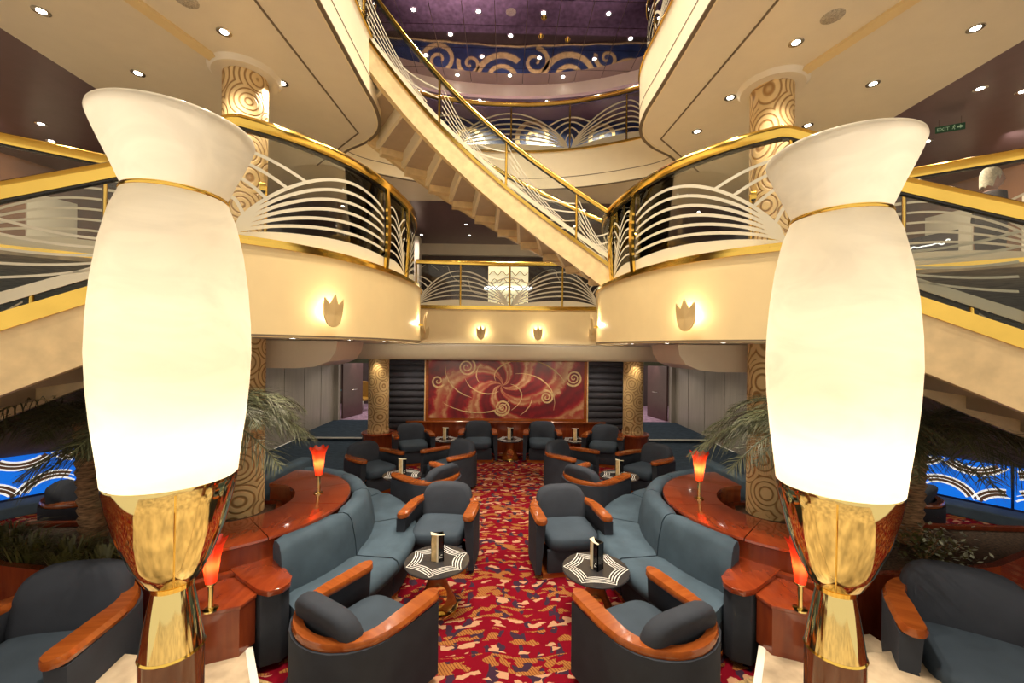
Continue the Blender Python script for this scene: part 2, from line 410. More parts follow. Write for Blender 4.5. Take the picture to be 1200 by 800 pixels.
def spline(pts, n=8):
    out = []; P = [Vector(p) for p in pts]; P = [P[0] * 2 - P[1]] + P + [P[-1] * 2 - P[-2]]
    for i in range(1, len(P) - 2):
        for k in range(n):
            t = k / n; a, b, c, d = P[i - 1], P[i], P[i + 1], P[i + 2]
            out.append(tuple(0.5 * ((2 * b) + (c - a) * t + (2 * a - 5 * b + 4 * c - d) * t * t + (3 * b - a - 3 * c + d) * t ** 3)))
    out.append(tuple(P[-2])); return out
def mir(pts): return [(-p[0],) + tuple(p[1:]) for p in pts]
SIDE = {-1: 'left', 1: 'right'}

# ================================================================== THE SETTING
Z2U, Z2, Z3U, Z3, ZC = 2.58, 3.30, 5.60, 6.30, 9.00
# ---- floors
struct('floor', G().box(-9.5, 9.5, -1.0, 9.9, -0.1, 0.0), 'carpet_red')
for s in (-1, 1):
    poly = [(2.6, 9.9), (2.6, 9.0), (3.7, 7.0), (5.6, 7.0), (5.6, 10.8), (2.6, 10.8)]
    if s < 0: poly = mir(poly)[::-1]
    struct('floor_carpet_%s' % SIDE[s], G().prism(poly, 0.0, 0.012), 'carpet_blue')
    st = struct('floor_step_%s' % SIDE[s], G().box(min(s * 2.6, s * 5.6), max(s * 2.6, s * 5.6), 10.8, 13.4, 0.0, 0.10), 'carpet_blue')
    struct('nosing', G().box(min(s * 2.6, s * 5.6), max(s * 2.6, s * 5.6), 10.76, 10.80, 0.075, 0.107), 'white_edge', st)
    struct('floor_corridor_%s' % SIDE[s], G().box(min(s * 2.6, s * 7.5), max(s * 2.6, s * 7.5), 13.4, 18.0, 0.0, 0.10), 'carpet_lilac')
    # granite strip and marble steps beside the stair newels
    def sx(poly): return [(s * x, y) for x, y in poly][::-s]
    struct('floor_granite_%s' % SIDE[s], G().prism(sx([(1.52, 1.9), (1.8, 2.4), (1.96, 3.1), (1.60, 2.98), (1.42, 2.6)]), 0.0, 0.008), 'pebble')
    ms = struct('marble_step_%s' % SIDE[s], G().prism(sx([(1.69, 2.71), (1.30, 2.18), (1.9, 1.7), (3.0, 2.5), (2.9, 3.2), (1.95, 3.06)]), 0.0, 0.24), 'marble_pale')
    struct('nosing', G().prism(sx([(1.66, 2.725), (1.27, 2.195), (1.31, 2.17), (1.70, 2.70), (1.96, 3.05), (1.92, 3.075)]), 0.0, 0.244), 'white_edge', ms)
    ms = struct('marble_step_%s_upper' % SIDE[s], G().prism(sx([(2.08, 2.72), (1.62, 2.1), (2.2, 1.6), (3.0, 2.3), (2.9, 2.8)]), 0.24, 0.42), 'marble_pale')
    struct('nosing', G().prism(sx([(2.05, 2.735), (1.59, 2.115), (1.63, 2.09), (2.09, 2.71)]), 0.24, 0.424), 'white_edge', ms)
# landing the photograph was taken from, with its steps down to the lounge
struct('landing', G().box(-2.2, 2.2, -1.6, 1.42, 0.0, 0.90), 'marble_pale')
for k in range(4):
    struct('landing_step_%d' % (k + 1), G().box(-1.15, 1.15, 1.42 + 0.28 * k, 1.42 + 0.28 * (k + 1), 0.0, 0.72 - 0.18 * k), 'marble_pale')

# ---- mezzanine slab (deck 2)
LB = spline([(-2.18, 3.22), (-1.87, 3.47), (-1.58, 3.85), (-1.39, 4.3), (-1.28, 4.8), (-1.23, 5.4), (-1.33, 6.05), (-1.62, 6.75), (-2.1, 7.4),
             (-2.35, 7.95), (-2.15, 8.35), (-1.6, 8.45), (-0.8, 8.5), (0, 8.52)], 6)
LBR = mir(LB)[::-1]
FULL2 = LB + LBR[1:]
for s in (-1, 1):
    out = [(0, 14), (-11, 14), (-11, 0.2), (-6.4, 2.1), (-2.85, 4.6)]
    poly = LB + out
    if s > 0: poly = mir(poly)[::-1]
    struct('ceiling_lounge_%s' % SIDE[s], G().prism(poly, Z2U, Z2U + 0.04), 'soffit')
    struct('floor_mezzanine_%s' % SIDE[s], G().prism(poly, Z2 - 0.04, Z2), 'carpet_bounce')
def p3(path, z): return [(p[0], p[1], z) for p in path]
fb = struct('balcony_fascia_mezzanine', G().sweep(p3(FULL2, Z2U - 0.01), [(-0.01, 0), (0.05, 0), (0.05, Z2 - Z2U + 0.02), (-0.01, Z2 - Z2U + 0.02)]), 'cream', smooth=40)
struct('gold_rim', G().sweep(p3(FULL2, Z2 + 0.005), [(-0.03, 0), (0.05, 0), (0.05, 0.035), (-0.03, 0.035)]), 'gold', fb, smooth=40)
struct('shadow_line', G().sweep(p3(FULL2, Z2U + 0.0), [(-0.016, 0), (0.02, 0), (0.02, 0.014), (-0.016, 0.014)]), 'groove', fb, smooth=40)
# ---- dropped bulkheads under the mezzanine
prof = [(-0.02, 0.34), (-0.02, 0.22), (0.03, 0.10), (0.12, 0.02), (0.24, 0.0), (0.9, 0.0), (0.9, 0.34)]
struct('bulkhead_rear', G().sweep([(3.65, 8.95, 2.22), (-3.65, 8.95, 2.22)], [(-u, v) for u, v in prof]), 'fascia_up', smooth=35)
for s in (-1, 1):
    cs = [(2.10, 2.57), (2.12, 2.44), (2.2, 2.32), (2.38, 2.25), (2.6, 2.23), (4.9, 2.23), (4.9, 2.57)]
    g = G(); g.rings([[(s * x, y, z) for x, z in cs] for y in (5.0, 5.9)])
    struct('bulkhead_%s' % SIDE[s], g, 'soffit', smooth=35)
    g = G(); 
    for x, y in ((-3.0, 4.0), (-2.45, 3.75), (-2.0, 4.2), (-1.75, 4.7), (-1.7, 5.4)):
        pass

# ---- upper slab (deck 3)
UB = spline([(-1.75, -1.0), (-1.75, 2.0), (-1.75, 4.6), (-1.75, 5.3), (-1.86, 5.78), (-2.15, 6.15), (-2.6, 6.48), (-2.78, 6.8), (-2.6, 7.12), (-2.1, 7.42),
             (-1.35, 7.72), (-0.6, 7.87), (0, 7.9)], 6)
FULL3 = UB + mir(UB)[::-1][1:]
for s in (-1, 1):
    poly = UB + [(0, 8.6), (-5.05, 8.6), (-5.05, -1.0)]
    pol2 = [(-5.05, -1.0), (-5.05, 8.6), (0, 8.6), (0, 14), (-11, 14), (-11, -1.0)]
    pol3 = UB + [(0, 13), (-11, 13), (-11, -1.0)]
    if s > 0: poly, pol2, pol3 = mir(poly)[::-1], mir(pol2)[::-1], mir(pol3)[::-1]
    so = struct('ceiling_soffit_%s' % SIDE[s], G().prism(poly, Z3U, Z3U + 0.05), 'soffit')
    struct('ceiling_plum_%s' % SIDE[s], G().prism(pol2, Z3U + 0.03, Z3U + 0.08), 'purple')
    struct('floor_upper_%s' % SIDE[s], G().prism(pol3, Z3 - 0.04, Z3), 'carpet_purple')
    gp = [(-2.44, -1.0), (-2.32, 3.8), (-2.21, 5.92), (-3.3, 7.0)]
    gp = [(x if s < 0 else -x, y, Z3U - 0.006) for x, y in gp]
    struct('shadow_gap', G().sweep(gp, [(-0.011, 0), (0.011, 0), (0.011, 0.01), (-0.011, 0.01)]), 'groove', so)
    bx = [(-3.62, 3.0), (-3.16, 4.62)]
    bx = [(x if s < 0 else -x, y, Z3U - 0.03) for x, y in bx]
    struct('ceiling_rib', G().sweep(bx, [(-0.06, 0), (0.06, 0), (0.06, 0.04), (-0.06, 0.04)]), 'cream', so)
    struct('column_collar', G().lathe([(0.30, Z3U - 0.05), (0.33, Z3U - 0.05), (0.37, Z3U), (0.22, Z3U), (0.22, Z3U - 0.05), (0.30, Z3U - 0.05)], 36, s * 3.05, 4.7, cap=False), 'soffit', so, smooth=40)
fu = struct('balcony_fascia_upper', G().sweep(p3(FULL3, Z3U - 0.01), [(-0.01, 0), (0.05, 0), (0.05, Z3 - Z3U + 0.02), (-0.01, Z3 - Z3U + 0.02)]), 'fascia_up', smooth=40)
struct('shadow_line', G().sweep(p3(FULL3, Z3U + 0.20), [(-0.013, 0), (0.02, 0), (0.02, 0.012), (-0.013, 0.012)]), 'groove', fu, smooth=40)
struct('shadow_line', G().sweep(p3(FULL3, Z3U - 0.013), [(-0.013, 0), (0.03, 0), (0.03, 0.012), (-0.013, 0.012)]), 'groove', fu, smooth=40)
struct('gold_rim', G().sweep(p3(FULL3, Z3 + 0.005), [(-0.03, 0), (0.05, 0), (0.05, 0.03), (-0.03, 0.03)]), 'gold', fu, smooth=40)

# ---- mirror ceiling over the atrium: metal tiles with open joints
ce = struct('ceiling_atrium', G().box(-3.6, 3.6, -1.0, 10.4, ZC + 0.02, ZC + 0.06), 'groove')
TS = 0.625
tile = None
for iy in range(9):
    for ix in range(-6, 5):
        x = (ix + 0.5) * TS + TS / 2 + 0.0; y = 4.42 + iy * TS + 0.31
        x0 = ix * TS + TS / 2
        if tile is None:
            tile = struct('ceiling_tile', G().box(0.006, TS - 0.006, 0.006, TS - 0.006, 0, 0.02), 'mirror', ce)
            t_ = tile
        else:
            t_ = tile.copy(); COL.objects.link(t_)
        t_.location = (x0, 4.42 + iy * TS + 0.0, ZC)
# curved cream rim at the back of the mirror ceiling, lower plum ceiling behind it
rim = spline([(-3.9, 8.7), (-3.0, 9.35), (-1.6, 9.85), (0, 10.0), (1.6, 9.85), (3.0, 9.35), (3.9, 8.7)], 8)
struct('trim_1', G().sweep(p3(rim, 8.72), [(0, 0), (0.12, 0.0), (0.12, 0.40), (0.0, 0.40)]), 'fascia_up', smooth=40)
struct('ceiling_rear_upper', G().prism([(p[0], p[1] + 0.1) for p in rim] + [(11, 8.7), (11, 12), (-11, 12), (-11, 8.7)], 9.16, 9.22), 'purple')
for s in (-1, 1):
    struct('ceiling_upper_%s' % SIDE[s], G().box(min(s * 3.4, s * 11), max(s * 3.4, s * 11), -1, 8.8, 8.75, 8.8), 'purple')

# ---- rear walls
struct('wall_rear_upper', G().box(-11, 11, 11.85, 12.0, Z3, 9.3), 'darkwall')
wm = struct('wall_rear_mezzanine', G().box(-11, 11, 12.4, 12.5, Z2, Z3U + 0.05), 'darkwall')
struct('cornice', G().box(-11, 11, 12.25, 12.4, 5.30, Z3U + 0.03), 'soffit', wm)
for k in range(9):     # pale looping lines on the dark wall
    x0 = -2.8 + k * 0.75; pts = []
    for i in range(15):
        t = i / 14; pts.append((x0 + 0.75 * t + 0.1 * sin(6 * t + k), 12.38, 4.55 + 0.30 * sin(3.0 * t + k * 1.3) + 0.25 * cos(k)))
    struct('wall_line', G().tube(pts, 0.012, 5), 'soffit', wm)
for s in (-1, 1):
    struct('wall_%s' % SIDE[s], G().box(min(s * 10.9, s * 11), max(s * 10.9, s * 11), -1, 18, 0, 9.3), 'darkwall')
    # lower side walls of taupe panels
    wl = struct('wall_side_%s' % SIDE[s], G().box(min(s * 5.65, s * 5.75), max(s * 5.65, s * 5.75), 8.3, 13.4, 0, Z2U), 'darkwall')
    for k in range(5):
        a, b = 8.3 + k * 1.02, 8.3 + (k + 1) * 1.02 - 0.03
        struct('wall_panel', G().box(min(s * 5.60, s * 5.65), max(s * 5.60, s * 5.65), a, b, 0.02, 2.3), 'grey', wl, bevel=0.006)
    struct('header_band', G().box(min(s * 5.58, s * 5.66), max(s * 5.58, s * 5.66), 8.3, 13.4, 2.3, Z2U), 'green_grey', wl)
    # end wall with doorway
    we = struct('wall_end_%s' % SIDE[s], G().box(min(s * 2.6, s * 4.25), max(s * 2.6, s * 4.25), 13.35, 13.5, 0, Z2U), 'grey')
    struct('header_band', G().box(min(s * 4.25, s * 5.7), max(s * 4.25, s * 5.7), 13.33, 13.5, 1.97, Z2U), 'green_grey', we)
    struct('door_jamb', G().box(min(s * 5.46, s * 5.6), max(s * 5.46, s * 5.6), 13.3, 13.5, 0, 1.97), 'grey', we)
    struct('wall_corridor_%s' % SIDE[s], G().box(min(s * 2.6, s * 8.5), max(s * 2.6, s * 8.5), 17.2, 17.3, 0, Z2U), 'darkwall')
    d = struct('door_%d' % (1 if s < 0 else 2), G().box(0, 0.05, 0, 1.15, 0.11, 1.95).xf(Matrix.Translation((s * 5.44, 13.52, 0)) @ Matrix.Rotation(s * 0.22, 4, 'Z') @ Matrix.Scale(-s if s > 0 else 1, 4, (1, 0, 0))), 'door')
    h = G().tube([(s * 5.28, 14.0, 1.02), (s * 5.22, 14.02, 1.02), (s * 5.18, 14.22, 1.02)], 0.014, 6)
    struct('door_handle', h, 'chrome', d)
    point('corridor_light_%s' % SIDE[s], (s * 4.6, 15.2, 2.3), 60, (1, 0.85, 0.9), 0.1)
    spot('door_light_%s' % SIDE[s], (s * 5.1, 14.05, 2.35), 25, 50, 0.4, (1, 0.85, 0.7), (s * 5.15, 14.1, 0))
    # bay walls with the blue panels
    pa, pb, pc = (s * 5.65, 8.3), (s * 6.35, 7.7), (s * 8.9, 4.3)
    n1 = G().sweep([(pa[0], pa[1], 0), (pb[0], pb[1], 0), (pc[0], pc[1], 0)], [(0, 0), (0.08 * s, 0), (0.08 * s, Z2U), (0, Z2U)])
    struct('wall_bay_%s' % SIDE[s], n1, 'darkwall')

# ---- painting wall
wr = struct('wall_rear', G().box(-2.85, 2.85, 9.9, 10.1, 0, 2.4), 'darkwall')
pad = None
for s in (-1, 1):
    for k in range(11):
        z0 = 0.50 + k * 0.158
        x0, x1 = (min(s * 1.98, s * 2.85), max(s * 1.98, s * 2.85))
        g = G(); r = []
        for x in (x0, x1):
            r.append([(x, 9.9, z0 + 0.002), (x, 9.84, z0 + 0.008), (x, 9.815, z0 + 0.04), (x, 9.805, z0 + 0.08), (x, 9.815, z0 + 0.12), (x, 9.84, z0 + 0.150), (x, 9.9, z0 + 0.156)])
        g.rings(r); struct('padded_band', g, 'pad', wr, smooth=50)
    struct('wall_trim_strip', G().box(min(s * 1.955, s * 1.98), max(s * 1.955, s * 1.98), 9.80, 9.9, 0.5, 2.3), 'menu_gold', wr)
struct('wainscot', G().box(-2.4, 2.4, 9.78, 9.9, 0, 0.70), 'wood', wr, bevel=0.006)
struct('wainscot_cap', G().box(-2.4, 2.4, 9.74, 9.9, 0.70, 0.735), 'arm', wr, bevel=0.006)
pt = thing('painting', 'large red swirling relief painting with gold spirals on the rear wall', 'painting', (0, 9.86, 0.74))
obj('canvas', G().box(-1.88, 1.88, -0.03, 0.02, 0.06, 1.50), 'painting', pt)
fr = G()
for a in ((-1.95, -1.88, 0.0, 1.56), (1.88, 1.95, 0.0, 1.56), (-1.88, 1.88, 0.0, 0.06), (-1.88, 1.88, 1.50, 1.56)):
    fr.box(a[0], a[1], -0.06, 0.02, a[2], a[3])
obj('frame', fr, 'arm', pt)
def spiral_ribbon(cx, cz, R, turns, width, y, depth, a0=0.0, dirn=1, n=40, taper=True):
    ra, rb = [], []
    for i in range(n):
        t = i / (n - 1); a = a0 + dirn * turns * 2 * pi * t; r = R * (0.10 + 0.90 * t)
        wv = width * (0.45 + 0.55 * t) if taper else width
        ra.append((r - wv / 2, a)); rb.append((r + wv / 2, a))
    g = G(); rr = []
    for (r0, a), (r1, _) in zip(ra, rb):
        pin = (cx + r0 * cos(a), cz + r0 * sin(a)); pout = (cx + r1 * cos(a), cz + r1 * sin(a))
        rr.append([(pin[0], y, pin[1]), (pout[0], y, pout[1]), (pout[0], y - depth, pout[1]), (pin[0], y - depth, pin[1])])
    return g.rings(rr)
for cx, cz, R, tn, a0, dr in ((-0.97, 1.30, 0.22, 2.2, 0, 1), (-0.10, 0.32, 0.20, 2.6, 1, -1), (0.97, 0.58, 0.17, 2.0, 2, 1), (1.63, 1.05, 0.20, 2.4, 0, -1), (-1.66, 0.95, 0.16, 1.6, 2, 1)):
    obj('spiral_relief', spiral_ribbon(cx, cz, R, tn, 0.045, -0.028, 0.016, a0, dr), 'menu_gold', pt)
for k in range(9):   # gilt brush strokes curling out of the centre
    a0 = 2 * pi * k / 9 + 0.2; pts = []
    r0 = 0.18 + 0.25 * (k % 3); ln = 0.55 + 0.25 * (k % 2)
    for i in range(10):
        t = i / 9; r = r0 + ln * t; a = a0 - 1.5 * t
        px, pz = -0.12 + 1.25 * r * cos(a), 0.86 + 0.85 * r * sin(a)
        if -1.82 < px < 1.82 and 0.1 < pz < 1.46: pts.append((px, -0.032, pz))
    if len(pts) > 3: obj('gilt_stroke', G().tube(pts, [0.004 + 0.012 * sin(pi * i / (len(pts) - 1)) for i in range(len(pts))], 5), 'menu_gold', pt)

# ---- blue and gold spiral mural on the upper rear wall
mu = thing('mural', 'navy wall mural with gold spirals behind the top balcony', 'mural', (0, 11.84, 6.7))
bot = [(-4.6 + 9.2 * i / 40, 0.0 - 0.24 * (abs(-1 + i / 20)) + 0.03 * abs(sin(i * 0.8))) for i in range(41)]
poly = [(x, z) for x, z in bot] + [(4.6, 2.45), (-4.6, 2.45)]
g = G(); g.rings([[(x, y, z) for x, z in poly] for y in (-0.03, 0.0)])
obj('panel', g, 'navy', mu)
for cx, cz, R, tn, a0, dr, wd in ((-2.04, 0.45, 0.62, 2.0, 0.5, -1, 0.15), (-0.27, 1.02, 0.78, 2.2, 4.2, 1, 0.17), (1.81, 0.95, 0.88, 2.3, 4.0, -1, 0.18),
                                 (-3.3, 1.1, 0.7, 2.0, 1, 1, 0.16), (3.6, 1.0, 0.8, 2.0, 2, -1, 0.17), (-1.2, 1.75, 0.55, 1.8, 3, -1, 0.15), (0.75, 1.95, 0.6, 1.8, 0, 1, 0.15),
                                 (-3.0, 2.0, 0.5, 1.6, 2, 1, 0.14), (2.8, 2.0, 0.55, 1.6, 2, 1, 0.14), (0.75, 0.45, 0.42, 1.4, 1, -1, 0.13), (-1.15, 0.55, 0.35, 1.4, 1, 1, 0.12), (2.85, 0.3, 0.35, 1.4, 1, 1, 0.12)):
    obj('spiral', spiral_ribbon(cx, cz, R, tn, wd, -0.03, 0.012, a0, dr, 56), 'mural_gold', mu)
obj('lower_border', G().tube([(x, -0.035, z) for x, z in bot], 0.02, 6), 'mural_gold', mu)
for x in (-3, -1, 1, 3):
    spot('mural_light', (x, 10.35, 9.12), 900, 90, 0.8, (1, 0.86, 0.62), (x, 11.9, 7.2))

# ---- columns
def column(x, y, z0, z1, r, label):
    t = thing('carved_column', label, 'column', (x, y, z0))
    obj('shaft', G().lathe([(r, 0.0), (r, 0.3), (r, (z1 - z0) * 0.5), (r, z1 - z0)], 40), 'column', t, smooth=50)
    obj('band', G().lathe([(r + 0.012, 0.0), (r + 0.012, 0.06), (r, 0.075), (r, 0.0)], 40, cap=False), 'column', t, smooth=50)
    return t
for s in (-1, 1):
    column(s * 3.05, 4.7, 0.42, Z2U, 0.225, 'carved sandstone column rising among the %s lounge palms' % SIDE[s])
    column(s * 3.05, 4.7, Z2, Z3U, 0.225, 'carved sandstone column on the %s mezzanine lobe behind its railing' % SIDE[s])
    dr = thing('column_plinth', 'round mahogany plinth under the %s rear column' % SIDE[s], 'plinth', (s * 2.95, 9.4, 0))
    obj('drum', G().lathe([(0.35, 0.03), (0.35, 0.50)], 40), 'wood', dr, smooth=40)
    obj('top_ring', G().lathe([(0.0, 0.555), (0.36, 0.555), (0.375, 0.54), (0.375, 0.51), (0.35, 0.50)], 40), 'wood_top', dr, smooth=40)
    obj('kick_base', G().lathe([(0.33, 0.0), (0.33, 0.03)], 40), 'black', dr, smooth=40)
    column(s * 2.95, 9.4, 0.555, 2.24, 0.23, 'carved sandstone column on a round plinth beside the painting, %s one' % SIDE[s])
    spot('column_light_%s' % SIDE[s], (s * 2.9, 9.0, 2.2), 9, 90, 0.6, (1, 0.8, 0.5), (s * 2.95, 9.4, 1.2))
# mezzanine back-of-house pieces: walnut shop walls with pale panels at both sides
for s in (-1, 1):
    ws = struct('wall_shop_%s' % SIDE[s], G().sweep([(s * 9.6, 3.2, Z2), (s * 7.6, 9.4, Z2)], [(-0.06, 0), (0.06, 0), (0.06, 2.33), (-0.06, 2.33)]), 'shop')
    for k in range(5):
        u0, u1 = 0.06 + k * 0.19, 0.06 + k * 0.19 + 0.10
        a = (s * (9.6 - 2.0 * u0), 3.2 + 6.2 * u0, Z2 + 0.1); b = (s * (9.6 - 2.0 * u1), 3.2 + 6.2 * u1, Z2 + 0.1)
        struct('pale_panel', G().sweep([a, b], [(-0.10, 0), (0.10, 0), (0.10, 1.7), (-0.10, 1.7)]), 'soffit', ws)
    spot('shop_light_%s' % SIDE[s], (s * 7.0, 5.6, Z3U - 0.02), 160, 130, 0.8, (1, 0.86, 0.66), (s * 8.6, 6.0, 4.0))
    spot('bulkhead_fill_%s' % SIDE[s], (s * 1.62, 5.3, Z2U - 0.04), 190, 55, 0.9, (1, 0.84, 0.6), (s * 1.4, 9.0, 2.25), 0.08)  # added lamp that brightens the rear bulkhead
for s in (-1, 1):
    struct('wall_pier_%s' % SIDE[s], G().box(s * 3.3 - 0.35, s * 3.3 + 0.35, 10.2, 10.7, Z2, Z3U + 0.02), 'grey', bevel=0.02)
struct('wall_pier_rear', G().box(-2.75, -2.35, 10.8, 11.1, Z2, 5.45), 'soffit', bevel=0.02)

# ================================================================== RAILINGS AND STAIRS
def railing(label, base, height, posts, group=None, arcs=5, wide=(), inward=1, post_r=0.018, name='balcony_railing', top_w=0.05, top_h=0.075, gold_base=True, pattern='fan', ends=True, span=0.5, rev=False, flip0=False):
    """base: 3D polyline along the foot; posts: arclength fractions of posts; parts in world coordinates minus the base point"""
    P = resample(base, 141); o = P[0]
    t = thing(name, label, 'railing', o, 0, group)
    def at(u, v, off=0.0):
        x = min(max(u, 0), 1) * 140; i = min(int(x), 139); fr = x - i
        a, b = Vector(P[i]), Vector(P[i + 1]); p = a.lerp(b, fr); d = (b - a); l = sqrt(d.x ** 2 + d.y ** 2) or 1
        return (p.x - d.y / l * off * inward - o[0], p.y + d.x / l * off * inward - o[1], p.z + v - o[2])
    top = [at(i / 90, height) for i in range(91)]
    w2, hh = top_w / 2, top_h
    obj('handrail', G().sweep(top, [(-w2, -hh), (w2, -hh), (w2 * 1.15, -hh * 0.35), (w2 * 0.95, 0), (w2 * 0.4, 0.014), (-w2 * 0.4, 0.014), (-w2 * 0.95, 0), (-w2 * 1.15, -hh * 0.35)]), 'gold', t, smooth=50)
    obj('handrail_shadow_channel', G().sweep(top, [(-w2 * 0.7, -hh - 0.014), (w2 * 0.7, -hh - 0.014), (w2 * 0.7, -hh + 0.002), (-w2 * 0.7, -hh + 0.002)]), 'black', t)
    if gold_base:
        obj('base_rail', G().sweep([at(i / 90, 0.0) for i in range(91)], [(-0.03, 0.0), (0.03, 0.0), (0.03, 0.06), (-0.03, 0.06)]), 'gold', t, smooth=40)
    for k, u in enumerate(posts):
        g = G()
        if k in wide:
            e = 0.028 / 1.0
            path = [at(u, height * i / 10 * 0.97, 0.03 * sin(pi * i / 10)) for i in range(11)]
            L_ = sum((Vector(P[i + 1]) - Vector(P[i])).length for i in range(140)); du = 0.03 / L_
            rr = []
            for i in range(11):
                v = height * i / 10 * 0.97; of = 0.035 + 0.03 * sin(pi * i / 10)
                rr.append([at(u - du, v, of), at(u + du, v, of), at(u + du, v, of - 0.03), at(u - du, v, of - 0.03)])
            g.rings(rr)
        else:
            a, b = at(u, 0), at(u, height * 0.97)
            g.tube([a, tuple((Vector(a) + Vector(b)) / 2), b], post_r, 8)
        obj('post', g, 'gold', t, smooth=50)
    us = list(posts)
    if ends:
        if us[0] > 0.02: us = [0.0] + us
        if us[-1] < 0.98: us = us + [1.0]
    Ltot = sum((Vector(P[i + 1]) - Vector(P[i])).length for i in range(140))
    gap = 0.02 / Ltot
    h0, h1 = 0.06, height - hh
    L = 1.0
    for a, b in zip(us, us[1:]):
        a2, b2 = a + gap, b - gap
        n = max(4, int((b2 - a2) * 60)); rr = []
        for i in range(n + 1):
            u = a2 + (b2 - a2) * i / n
            rr.append([at(u, h0, -0.005), at(u, h0, 0.005), at(u, h1, 0.005), at(u, h1, -0.005)])
        gl = obj('glass_panel', G().rings(rr), 'glass', t, smooth=40)
        L = (b2 - a2) * Ltot; H = h1 - h0
        rb = G()
        def ribbon(pts, wd):
            # pts in metres (s, t) on the panel
            q = []
            for i, p in enumerate(pts):
                d0 = pts[max(i - 1, 0)]; d1 = pts[min(i + 1, len(pts) - 1)]
                dx, dy = d1[0] - d0[0], d1[1] - d0[1]; l = sqrt(dx * dx + dy * dy) or 1
                nx, ny = -dy / l * wd / 2, dx / l * wd / 2
                def c(s_, t_): return at(a2 + (b2 - a2) * min(max(s_ / L, 0), 1), h0 + min(max(t_, 0.0), H), 0.0075)
                q.append([c(p[0] + nx, p[1] + ny), c(p[0] - nx, p[1] - ny)])
            vs = [v for r in q for v in r]; fs = [(2 * i, 2 * i + 1, 2 * i + 3, 2 * i + 2) for i in range(len(q) - 1)]
            rb.add(vs, fs)
        wd = 0.028 if L > 1.0 else 0.022
        N = 22
        pi_ = us.index(a); flip = (pi_ % 2 == 1) != flip0
        def fx2(pts): return [(L - x, y) for x, y in pts] if rev else pts
        def fx(pts): return [(L - x, y) for x, y in pts] if flip else pts
        if pattern == 'fan':
            K = arcs + 1
            def env(u): return max(sin(pi * span * u), 0) ** 0.72
            for k in range(1, K + 1):
                hk = H * (0.14 + 0.70 * k / K)
                ribbon(fx([(L * i / N, hk * env(i / N)) for i in range(N + 1)]), wd)
            for k in range(4):
                u0 = 0.06 + 0.10 * k; hs = H * 0.84 * env(u0)
                he = min(hs + H * 0.16, H * 0.97)
                ribbon(fx([(L * (u0 * (1 - i / 8)), hs + (he - hs) * sin(pi / 2 * i / 8)) for i in range(9)]), wd)
            vs = []
            for i in range(N + 1):
                for s_, t_ in fx([(L * i / N, 0.0), (L * i / N, H * 0.15 * env(i / N))]): vs.append(at(a2 + (b2 - a2) * s_ / L, h0 + t_, 0.0075))
            rb.add(vs, [(2 * i, 2 * i + 1, 2 * i + 3, 2 * i + 2) for i in range(N)])
        else:   # sheaf of lines sweeping down the slope
            for k in range(5):
                t0 = H * (0.30 + 0.15 * k); t1 = H * (0.03 + 0.035 * k)
                ribbon(fx2([(L * (0.02 + (0.62 + 0.05 * k) * i / 14), t1 + (t0 - t1) * (1 - i / 14) ** 1.7) for i in range(15)]), 0.016)
            for k in range(2):
                ribbon(fx2([(L * (0.45 + 0.55 * i / 12), H * (0.10 + 0.20 * k + 0.45 * (i / 12) ** 1.3)) for i in range(13)]), 0.016)
            q = []
            for i in range(N + 1):
                u = i / N; q += [at(a2 + (b2 - a2) * u, h0, 0.0075), at(a2 + (b2 - a2) * u, h0 + H * 0.12, 0.0075)]
            rb.add(q, [(2 * i, 2 * i + 1, 2 * i + 3, 2 * i + 2) for i in range(N)])
        obj('etched_arcs', rb, 'etch', gl, fix=False)
    return t

def inset(path, d):
    out = []; n = len(path)
    for i, p in enumerate(path):
        a = path[max(i - 1, 0)]; b = path[min(i + 1, n - 1)]; dx, dy = b[0] - a[0], b[1] - a[1]; l = sqrt(dx * dx + dy * dy) or 1
        out.append((p[0] - dy / l * d, p[1] + dx / l * d))
    return out
R2 = [(-2.52, 3.08)] + inset(LB, 0.09)     # left-hand side of the path points away from the opening
lobe = [p for p in R2 if p[1] < 8.0]
rearL = [p for p in R2 if p[1] > 8.36 and p[0] > -2.0]
for s in (-1, 1):
    pth = p3(lobe, Z2 + 0.03); pth[0] = pth[0][:2] + (Z2 - 0.19,)
    if s > 0: pth = mir(pth)
    railing('curved glass and gold railing with etched arcs on the %s mezzanine lobe' % SIDE[s], pth, 1.02, [0.065, 0.35, 0.455, 0.64, 0.83, 1.0], 'mezzanine lobe railings', wide=(1, 2), inward=s, span=0.70, flip0=True, top_w=0.08, top_h=0.095)
rear = p3(rearL, Z2 + 0.03) + mir(p3(rearL, Z2 + 0.03))[::-1][1:]
railing('straight glass and gold railing across the rear of the mezzanine', rear, 1.0, [0.0, 0.24, 0.51, 0.80, 1.0], inward=-1, post_r=0.02)
R3 = inset(UB, 0.09)
sideU = [p for p in R3 if p[1] < 6.9 and p[1] > 2.2 and p[0] > -2.75]
rearU = [p for p in R3 if p[1] > 7.15 and p[0] > -2.6]
rear3 = p3(rearU, Z3 + 0.03) + mir(p3(rearU, Z3 + 0.03))[::-1][1:]
railing('curved glass and gold railing across the rear of the top balcony', rear3, 1.0, [0.0, 0.09, 0.295, 0.505, 0.715, 0.91, 1.0], inward=-1, post_r=0.016)
for s in (-1, 1):
    pth = p3(sideU, Z3 + 0.03)
    if s > 0: pth = mir(pth)
    railing('glass railing with pale bars on the %s top balcony edge' % SIDE[s], pth, 1.0, [0.0, 0.35, 0.62, 1.0], 'top balcony side railings', wide=(1,), inward=s)

